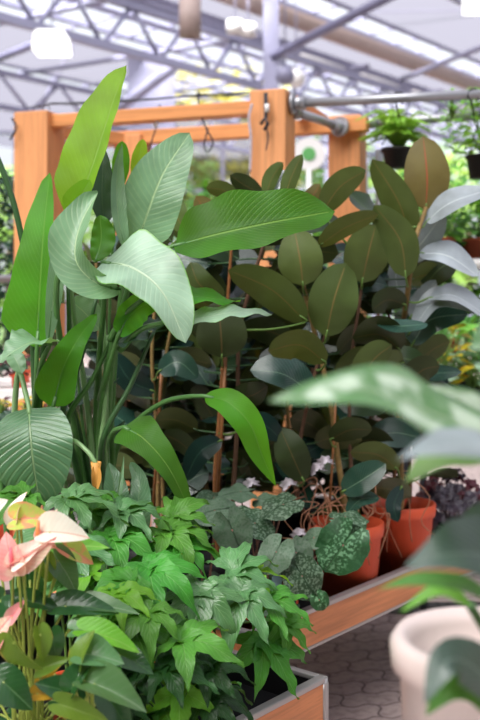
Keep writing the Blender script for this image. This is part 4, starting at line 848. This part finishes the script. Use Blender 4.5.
anth('anthurium with cluster of pink and cream spathes', (-.425, 2.02, .46), [
    (17, 519, 2.0, (.05, .1, 1), (-.75, -.7, .1), .05, .028, 'spathe_c', None, 'pale pink spathe, green flap'),
    (20, 519, 1.99, (1, -.1, .12), (-.1, -.85, .5), .062, .034, 'spathe_g', None),
    (46, 536, 1.97, (.15, .2, 1), (-.5, -.8, .3), .05, .022, 'spathe_c', None),
    (50, 532, 1.95, (1, -.1, .02), (0, -.8, .65), .068, .040, 'spathe_c', None, 'large cream spathe spreading sideways'),
    (38, 540, 1.955, (.7, -.3, -.1), (0, -.8, .7), .036, .024, 'spathe', 'spadix'),
    (13, 566, 1.9, (-.35, .1, 1), (-.1, -1, .2), .060, .036, 'spathe', 'spadix_p', 'pink spathe facing forward'),
    (18, 560, 1.895, (.75, .2, .65), (.1, -.8, .6), .055, .024, 'spathe_c', None),
    (22, 563, 1.9, (.9, 0, .5), (.3, -.9, -.2), .07, .022, 'spathe', None),
    (-9, 512, 2.0, (.6, 0, .6), (0, -.8, .6), .035, .028, 'spathe_c', None),
    (-8, 642, 1.86, (.4, 0, .7), (-.2, -.9, .3), .05, .034, 'spathe', None, 'deep pink spathe at the picture edge'),
    (12, 617, 1.92, (.5, 0, .8), (0, -.8, .5), .035, .016, 'spathe', None),
    (68, 547, 2.02, (.85, 0, -.5), (.2, -.85, .4), .058, .026, 'spathe_g', None)], [
    (58, 560, 2.0, (.55, -.1, -.75), (.25, -.8, .6), .075, .036, 'ant_p', .2), (46, 560, 1.99, (.1, 0, -1), (0, -1, .2), .048, .026, 'ant_l', .3), (52, 548, 2.06, (1, 0, .15), (0, -.75, .7), .11, .03, 'bush_b', .3),
    (66, 606, 1.98, (.95, -.1, .05), (0, -.65, .8), .10, .036, 'ant', .3), (84, 606, 2.0, (1, -.1, .1), (0, -.5, 1), .105, .034, 'ant_p', .3), (24, 600, 1.97, (.95, 0, -.15), (0, -.7, .8), .075, .026, 'ant', .4),
    (14, 642, 1.84, (.4, 0, -.6), (-.6, -.8, .1), .075, .03, 'ant_l', .5), (40, 634, 1.86, (.2, 0, -1), (.5, -.8, .2), .055, .022, 'ant_l', .5), (52, 636, 1.9, (.2, 0, -1), (.2, -.9, .4), .05, .028, 'ant', .2),
    (3, 682, 1.82, (.75, -.2, -.55), (0, -.8, .6), .07, .042, 'ant', .15), (0, 600, 1.95, (-.5, 0, -.6), (.2, -.8, .5), .06, .035, 'ant', .2), (30, 580, 2.02, (.2, 0, -1), (0, -.9, .4), .06, .034, 'ant', .2),
    (38, 694, 1.85, (.95, -.1, .1), (0, -.7, .7), .045, .02, 'ant_y', .3), (42, 668, 1.88, (.9, -.1, .4), (-.3, -.8, .3), .05, .022, 'ant_l', .5), (44, 680, 1.9, (.5, 0, .6), (-.4, -.8, .3), .05, .016, 'ant_y', .5)], 21, 7)
anth('green-leaved anthurium without flowers along the bottom edge', (-.31, 1.98, .455), [], [
    (80, 660, 1.84, (.25, .1, 1), (-.8, -.7, .2), .055, .030, 'ant_l', .3), (86, 654, 1.85, (.95, -.1, -.05), (.2, -.6, .75), .068, .042, 'ant_p', .35), (95, 684, 1.82, (1, -.15, -.3), (.1, -.6, .8), .10, .042, 'ant_p', .5), (74, 684, 1.83, (.5, .1, .9), (-.6, -.8, .2), .06, .03, 'ant', .4),
    (92, 632, 1.92, (1, -.1, -.2), (0, -.55, .9), .095, .034, 'fat_l', .3), (80, 628, 1.95, (.9, 0, .2), (0, -.6, .9), .07, .03, 'ant_p', .2), (66, 706, 1.82, (1, -.2, -.25), (0, -.85, .5), .08, .026, 'ant_l', .5),
    (62, 690, 1.86, (-.5, -.3, .3), (0, -.8, .6), .05, .03, 'ant'), (120, 655, 1.95, (.8, -.3, -.2), (0, -.7, .9), .07, .035, 'ant'), (110, 700, 1.9, (.5, -.3, -.6), (0, -.8, .6), .07, .035, 'ant')], 22, 6)

# ================================================================ HEUCHERA
def rosette(name, label, c, n_, size, ms, rad, h, seed, potm='black', pr=.07, ph=.11, lobes=5, group=None, cat='plant'):
    o = thing(name, label, cat, c, group); pot(o, c, pr, pr*.78, ph, M[potm], .014); C0 = Vector(c)+V(0, 0, ph); R = random.Random(seed)
    for k in range(n_):
        a = R.uniform(0, 6.28); e = R.uniform(0, 1); r = rad*math.sqrt(e); cp = C0+V(math.cos(a)*r, math.sin(a)*r, h*(1-.55*e)*R.uniform(.7, 1.05))
        mb = MB(); palm_leaf(mb, cp, (math.cos(a), math.sin(a)-.3, -.3), (math.cos(a)*.5, math.sin(a)*.5-.3, 1), R.uniform(*size), lobes, 2.2, .3, .42, 0, R)
        b = C0+V(math.cos(a)*.01, math.sin(a)*.01, -.01); mb.tube([b, (b+cp)*.5, cp], .002, 0, 5); mb.build('leaf', M[R.choice(ms)], o)
    return o
rosette('heuchera_plant', 'glossy black-purple leafed plant beyond the last orange pot', (.86, 4.0, BZ), 60, (.045, .065), ('heu', 'heu', 'heu', 'maroon'), .16, .25, 5)

# ================================================================ NEAR BLURRED PLANTS
f1 = thing('dieffenbachia', 'out-of-focus pale variegated leaf reaching in close to the camera', 'plant', V(.46, 1.05, .62))
def fl(o, pts, wl, wr, n, m, prof='lance', fold=.2, stem=None):
    mb = MB(); mb.leaf([P(*q) for q in pts], wl, wr, n, prof, fold, .06, 2., 0, 0, 22, 4)
    if stem: mb.tube(spline([P(*q) for q in stem]+[P(*pts[0])], 14), .006, 1, 8)
    mb.build('leaf', [M[m], M['pet_g']], o)
SB = (665, 700, 1.07)
fl(f1, [(520, 446, 1.12), (440, 416, 1.06), (360, 388, 1.02), (268, 402, 1.0)], 26, 24, V(.1, -.55, .9), 'dief', 'lance', .1, [SB, (600, 560, 1.1)])
fl(f1, [(560, 470, 1.1), (500, 450, 1.0), (450, 446, .95), (396, 460, .92)], 17, 18, V(0, -.4, 1), 'fgrey', 'lance', .1, [SB, (620, 540, 1.1)])
fl(f1, [(540, 350, 1.15), (505, 345, 1.12), (470, 350, 1.1)], 18, 22, V(0, -.6, 1), 'dief', 'lance', .1, [SB, (600, 460, 1.1)])
fl(f1, [(540, 440, 1.2), (480, 405, 1.2), (420, 383, 1.2)], 9, 10, V(0, -.5, 1), 'dief', 'lance', .1, [SB, (600, 520, 1.2)])
fl(f1, [(500, 450, 1.2), (450, 450, 1.18), (405, 482, 1.16)], 16, 20, V(0, .6, -.8), 'dief', 'lance', .1, [SB, (580, 560, 1.15)])
pot(f1, V(.46, 1.05, .62), .11, .085, .2, M['white'])
mb = MB(); cx, cy = .50, 1.18; mb.lathe((cx, cy, 0), [(.001, 0), (.2, 0), (.2, .015), (.03, .03), (.03, .58), (.27, .595), (.28, .62), (.001, .62)], 40)
tag(mb.build('display_stand', M['white']), 'round white display stand carrying the close blurred pots', 'stand')
pc = V(.335, 1.32, .62)
o = thing('white_planter', 'large blurred cream-white round planter in the lower corner', 'planter', pc)
mb = MB(); mb.lathe(pc, [(.001, 0), (.095, 0), (.105, .02), (.122, .385), (.134, .395), (.136, .425), (.128, .437), (.116, .435), (.106, .42), (.104, .36), (.001, .352)], 48); mb.build('pot_shell', M['offwhite'], o)
mb = MB(); mb.lathe(pc+V(0, 0, .356), [(.104, 0), (.05, .006), (.001, .004)], 24); mb.build('soil', M['soil'], o)
f2 = thing('philodendron', 'blurred slate-green leaves growing in the cream-white planter', 'plant', pc+V(0, 0, .36))
S2 = (500, 680, 1.3)
fl(f2, [(520, 570, 1.12), (490, 556, 1.08), (450, 554, 1.05), (405, 566, 1.05)], 24, 32, V(-.1, -.7, .8), 'fdark', 'lance', .1, [S2, (515, 620, 1.2)])
fl(f2, [(500, 600, 1.15), (460, 585, 1.12), (420, 580, 1.12), (375, 590, 1.14)], 7, 9, V(0, -.5, 1), 'bush', 'lance', .1, [S2, (505, 640, 1.22)])
fl(f2, [(470, 605, 1.2), (440, 590, 1.18), (400, 612, 1.18)], 6, 8, V(0, -.6, .8), 'bush_b', 'lance', .1, [S2, (490, 640, 1.25)])
fl(f2, [(505, 705, 1.12), (480, 672, 1.1), (448, 660, 1.08), (424, 705, 1.06)], 22, 24, V(-.2, -.9, .4), 'fdark', 'lance', .15, [S2])
fl(f2, [(500, 720, 1.14), (475, 690, 1.12), (450, 690, 1.1), (425, 716, 1.1)], 14, 18, V(0, -.9, .4), 'bush', 'lance', .15, [S2])
fl(f2, [(500, 520, 1.2), (480, 520, 1.2), (455, 538, 1.2)], 14, 16, V(0, -.7, .8), 'fdark', 'lance', .1, [S2, (510, 600, 1.25)])
# small white flowers at the foot of the planter
wf = thing('white_flower_pot', 'tiny white blossoms in a black pot at the bottom corner', 'plant', V(.215, 1.22, .62))
pot(wf, V(.215, 1.22, .62), .05, .04, .27, M['black'])
mb = MB()
for k in range(46):
    a = RNG.uniform(0, 6.28); p = V(.215+RNG.uniform(-.04, .07), 1.19+RNG.uniform(-.04, .05), .89+RNG.uniform(.0, .05))
    for j in range(5): b = a+j*1.257; mb.leaf([p, p+V(math.cos(b)*.005, math.sin(b)*.005, .003), p+V(math.cos(b)*.01, math.sin(b)*.01, .002)], .004, .004, V(0, 0, 1), 'oval', .1, px=False, nseg=4, nc=1)
q = mb.build('blossoms', M['petalw'], wf); q['kind'] = 'stuff'

# ================================================================ BACKGROUND PLANTS
def bush(name, label, c, rad, h, n_, size, m, seed, potm='black', pr=.08, ph=.12, prof='ell', hang=False, cat='plant', stems=True, wid=.25, group=None):
    o = thing(name, label, cat, c, group); R = random.Random(seed)
    if potm: pot(o, c, pr, pr*.78, ph, M[potm], .014)
    C0 = Vector(c)+V(0, 0, ph if potm else 0); mb = MB(); ms = MB()
    mats = m if isinstance(m, (list, tuple)) else [m]
    for k in range(n_):
        a = R.uniform(0, 6.28); e = R.random()**.5; zz = R.uniform(0, 1)
        rr = rad*e*math.sin(math.pi*(.18+.75*zz)); cp = C0+V(math.cos(a)*rr, math.sin(a)*rr, h*zz)
        L = R.uniform(*size); D = V(math.cos(a), math.sin(a), R.uniform(-.5, .8)).normalized()
        mb.leaf([cp, cp+D*L*.5, cp+D*L+V(0, 0, -L*.2)], L*wid, L*wid, (math.cos(a)*.3, -.4+math.sin(a)*.3, 1), prof, .15, 0, 1, 0, R.randrange(len(mats)), 4, 1, px=False)
        if k % max(1, n_//14) == 0: ms.tube([C0, C0.lerp(cp, .5)+V(0, 0, .02), cp], [.006, .004, .002], 0, 5)
    mb.build('foliage', [M[x] for x in mats], o); ms.build('stem', M['stem_g'], o)
    return o
def fern(label, c, n_, L, m, seed, potm='black'):
    o = thing('hanging_fern', label, 'fern', c); R = random.Random(seed); pot(o, c, .085, .065, .10, M[potm], .02)
    C0 = Vector(c)+V(0, 0, .1)
    for k in range(n_):
        a = k*2*math.pi/n_+R.random()*.4; l = L*R.uniform(.7, 1.15); up = R.uniform(.5, 1.3)
        C = spline([C0, C0+V(math.cos(a)*l*.35, math.sin(a)*l*.35, l*.55*up), C0+V(math.cos(a)*l*.8, math.sin(a)*l*.8, l*.5*up-.02)], 18)
        mb = MB(); mb.tube(C, .0018, 0, 4)
        for i in range(2, 19):
            T = (C[i]-C[i-1]).normalized(); S = T.cross(V(0, 0, 1)).normalized(); q = .055*(1-abs(i/18-.45)*1.25)
            for sg in (-1, 1): mb.leaf([C[i], C[i]+S*sg*q*.5+T*.006, C[i]+S*sg*q+T*.014-V(0, 0, .006)], .007, .007, T.cross(S) if (T.cross(S)).z > 0 else S.cross(T), 'lance', .1, 0, 1, 0, 0, 3, 1, px=False)
        mb.build('frond', M[m], o)
    return o
fern('bright green fern hanging from the steel rail, beside the bronze leaf', P(398, 168, 5.05), 34, .24, 'fern', 31)
for (a, b) in (((399, 99), (386, 152)), ((399, 99), (414, 150))):
    pass
mb = MB()
for dx_ in (-.08, .08): mb.tube([P(399, 112, 5.05), P(398, 145, 5.05)+V(dx_, 0, 0)], .003, n=5)
tag(mb.build('hanging_wire', M['black']), 'thin black hanger wires above the bright fern', 'hanger')
bush('trailing_plant', 'leafy trailing plant in a black hanging pot at the picture edge', P(484, 178, 4.9), .2, .32, 420, (.035, .065), ['bush_b', 'fern'], 41, 'black', .09, .11)
bush('trailing_plant', 'sprig of small leaves hooked high on the upper steel rail', P(452, 118, 4.7), .06, .13, 14, (.04, .06), ['bush_b'], 42, None)
mb = MB()
for dx_ in (-.08, .08): mb.tube([P(484, 100, 4.9), P(484, 160, 4.9)+V(dx_, 0, 0)], .003, n=5)
tag(mb.build('hanging_wire', M['black']), 'thin black hanger wires above the trailing plant pot', 'hanger')
# plant rack behind, right
rk = thing('plant_rack', 'metal shelving rack with pipe edges full of green plants', 'rack', V(1.3, 5.5, 0))
for z in (.7, 1.15, 1.70):
    mb = MB(); mb.box(.72, 2.4, 5.3, 5.95, z-.02, z); mb.build('shelf', M['dgrey'], rk)
    mb = MB(); mb.tube([V(.72, 5.28, z-.01), V(2.4, 5.28, z-.01)], .028, n=12); mb.build('rail', M['white'], rk)
for x in (.74, 2.38):
    for y in (5.32, 5.93): mb = MB(); mb.tube([V(x, y, 0), V(x, y, 2.3)], .02, n=10); mb.build('upright', M['pipe'], rk)
sp = [(.86, 5.6, 1.70, .16, .25, 'bush', 'dgrey', 'large leafy green plant behind the pale-sheened rubber leaves'), (1.1, 5.5, 1.70, .16, .22, 'bush_b', 'terra_l', 'bright plant in a pinkish terracotta pot on the top shelf'), (1.32, 5.55, 1.70, .17, .28, 'bush', 'terra_l', 'green plant in a terracotta pot at the far shelf end'), (1.0, 5.75, 1.70, .18, .42, 'bush', 'dgrey', 'taller dark plant rising behind the shelf pots'), (1.25, 5.8, 1.70, .2, .45, 'bush_b', 'black', 'tall bright plant at the rear of the top shelf'),
      (.88, 5.5, 1.15, .14, .26, 'bush_b', 'black', 'bright plant on the middle shelf beside the rack upright'), (1.12, 5.5, 1.15, .16, .3, 'bush', 'terra', 'green plant on the middle shelf under the pipe'), (1.35, 5.5, 1.15, .16, .3, 'bush_b', 'black', 'light green plant on the middle shelf farther along')]
for i, (x, y, z, r, h, m, pm, lb) in enumerate(sp): bush('shelf_plant', lb, V(x, y, z), r, h, 130, (.05, .09), [m, 'bush'], 50+i, pm, .09, .14)
bush('croton', 'yellow croton with orange-spotted leaves beside the pale-sheened rubber leaves', V(.95, 4.66, .98), .1, .34, 40, (.09, .14), ['croton', 'croton', 'bush_b'], 61, 'black', .06, .1, 'lance')
bush('grassy_plant', 'fine grassy plant behind the croton', V(1.12, 4.95, .98), .15, .3, 220, (.10, .16), ['bush'], 62, 'black', .08, .12, 'lance', wid=.06)
bush('caladium', 'pale mint-green leafed plant beside the croton', V(1.09, 4.70, .98), .10, .16, 24, (.08, .13), ['bop_pale', 'bop_ice'], 63, 'black', .07, .1)
mb = MB(); o = thing('side_table', 'narrow table hidden among plants that carries the croton', 'table', V(1.2, 4.85, 0))
mb.box(.80, 1.6, 4.58, 5.12, .955, .98); mb.build('table_top', M['dgrey'], o)
for x in (.83, 1.55):
    for y in (4.6, 5.06): mb = MB(); mb.box(x, x+.03, y, y+.03, 0, .955); mb.build('leg', M['dgrey'], o)
# left background
bush('conifer', 'dark green dense conifer behind the left timber post', V(-1.52, 6.25, .0), .34, 2.0, 1700, (.06, .1), ['bush_d'], 71, 'terra', .2, .3, 'lance')
mb = MB(); mb.tube([V(-2.2, 5.7, 1.62), V(-1.22, 5.7, 1.62)], .025, n=10); mb.tube([V(-2.1, 5.7, 0), V(-2.1, 5.7, 1.62)], .02); mb.tube([V(-1.25, 5.7, 0), V(-1.25, 5.7, 1.62)], .02)
tag(mb.build('metal_railing', M['pipe']), 'pale metal railing passing in front of the conifer', 'railing')
o = thing('white_table', 'white-topped table with small maroon plants at the left edge', 'table', V(-1.0, 4.5, 0))
mb = MB(); mb.box(-1.5, -.86, 4.2, 4.9, 1.08, 1.12); mb.build('table_top', M['white'], o)
for x in (-1.48, -.9):
    for y in (4.22, 4.86): mb = MB(); mb.box(x, x+.03, y, y+.03, 0, 1.08); mb.build('leg', M['white'], o)
for i, (x, y) in enumerate(((-1.08, 4.3), (-.96, 4.35), (-1.0, 4.6), (-1.16, 4.5))):
    bush('maroon_plant', ('maroon-leaved potted plant on the white table, by the picture edge', 'maroon-leaved potted plant on the white table, closest to the banana stems', 'maroon plant at the rear of the white table', 'maroon plant hidden deepest on the white table')[i], V(x, y, 1.12), .055, .07, 50, (.03, .05), ['maroon', 'bush_d'], 80+i, 'terra', .04, .06)
# low row of maroon plants under the table (dark bench)
o = thing('dark_bench', 'dark slatted bench with maroon plants under the white table edge', 'bench', V(-1.0, 4.1, 0))
mb = MB(); mb.box(-1.5, -.72, 3.9, 4.15, .93, .96); mb.build('table_top', M['dgrey'], o)
for x in (-1.45, -.78): mb = MB(); mb.box(x, x+.04, 3.95, 4.1, 0, .93); mb.build('leg', M['dgrey'], o)
for i, x in enumerate((-.96, -.86, -.77)):
    bush('maroon_plant', ('small red-brown plant on the dark bench, at the picture edge', 'small red-brown plant on the dark bench, middle of three', 'small red-brown plant on the dark bench, by the banana stems')[i], V(x, 4.02, .96), .05, .09, 40, (.03, .05), ['maroon', 'croton'], 90+i, 'dgrey', .035, .05)
# mid-distance greenery seen between the posts
lab = ['round yellow-green shrub far behind, just beside the pale leaf', 'dusky green shrub far behind, under the doubled beam', 'green shrub far behind, next to the middle post', 'leafy shrub seen between the two timber posts', 'shrub far behind, low beside the rear post', 'shrub behind the hanging fern']
for i, (px, Yv, r, h, m) in enumerate(((165, 11, .5, 2.6, 'tree1'), (205, 10, .5, 2.3, 'bush'), (232, 12, .6, 2.5, 'tree1'), (312, 10, .35, 2.4, 'bush'), (325, 12, .5, 2.1, 'bush_d'), (400, 11, .6, 2.0, 'bush'))):
    bush('potted_shrub', lab[i], V((px-240)/F*Yv, Yv, 0), r, h, 420, (.09, .16), [m, 'bush'], 100+i, 'dgrey', .25, .35)
# round sign on stand between the posts
o = thing('round_sign', 'white round sign with green emblem between the two timber posts', 'sign', P(309, 154, 8))
mb = MB(); c = P(309, 154, 8); mb.tube([c, c+V(0, .02, 0)], .13, n=28); mb.build('sign_board', M['white'], o)
mb = MB(); mb.tube([c+V(0, -.006, 0), c+V(0, 0, 0)], .055, n=20); mb.build('emblem', M['sign_green'], o)
mb = MB(); mb.tube([c+V(0, .01, -.13), V(c.x, 8.01, 0)], .02, n=8); mb.build('pole', M['white'], o)
# trees outside the glass
def tree(label, c, r, h, m, seed, n_=900):
    o = thing('tree', label, 'tree', c, None); R = random.Random(seed); mb = MB(); C0 = Vector(c)
    for k in range(n_):
        a = R.uniform(0, 6.28); ph_ = math.acos(R.uniform(-1, 1)); rr = r*R.uniform(.55, 1)
        cp = C0+V(rr*math.sin(ph_)*math.cos(a), rr*math.sin(ph_)*math.sin(a), h-r*1.1+rr*1.3*math.cos(ph_))
        D = V(R.uniform(-1, 1), R.uniform(-1, 1), R.uniform(-.6, .6)).normalized(); L = R.uniform(.3, .55)
        mb.leaf([cp, cp+D*L*.5, cp+D*L], L*.35, L*.35, (R.uniform(-.5, .5), -.6, 1), 'ell', .1, 0, 1, 0, 0, 3, 1, px=False)
    mb.build('crown', M[m], o); mb = MB(); mb.tube([C0, C0+V(0, 0, h-r)], [.22, .12]); mb.build('trunk', M['tree_bark'], o)
TL = ['tree outside with green crown, behind the pale broad leaf', 'yellowish tree outside, seen over the front beam', 'tall yellowish tree outside behind the steel column', 'green tree outside between the timber posts', 'green tree outside behind the hanging fern', 'green tree outside far to the side of the rack', 'green tree outside behind the conifer', 'tree outside behind the lit square lamp']
for i, (px, Yv, r, h, m) in enumerate(((160, 34, 2.4, 7, 'tree1'), (205, 36, 2.6, 9.5, 'tree2'), (245, 38, 2.6, 10, 'tree2'), (320, 35, 2.4, 7.5, 'tree1'), (400, 36, 2.6, 7, 'tree1'), (470, 35, 2.6, 6.5, 'tree1'), (10, 35, 2.6, 6, 'tree1'), (85, 36, 2.6, 6, 'tree1'))):
    tree(TL[i], V((px-240)/F*Yv, Yv, 0), r, h, m, 200+i)
mb = MB(); mb.box(-40, 50, 29.2, 70, -.15, -.05); o = struct('ground_outside', mb, plain('lawn', (96, 120, 70), .9))
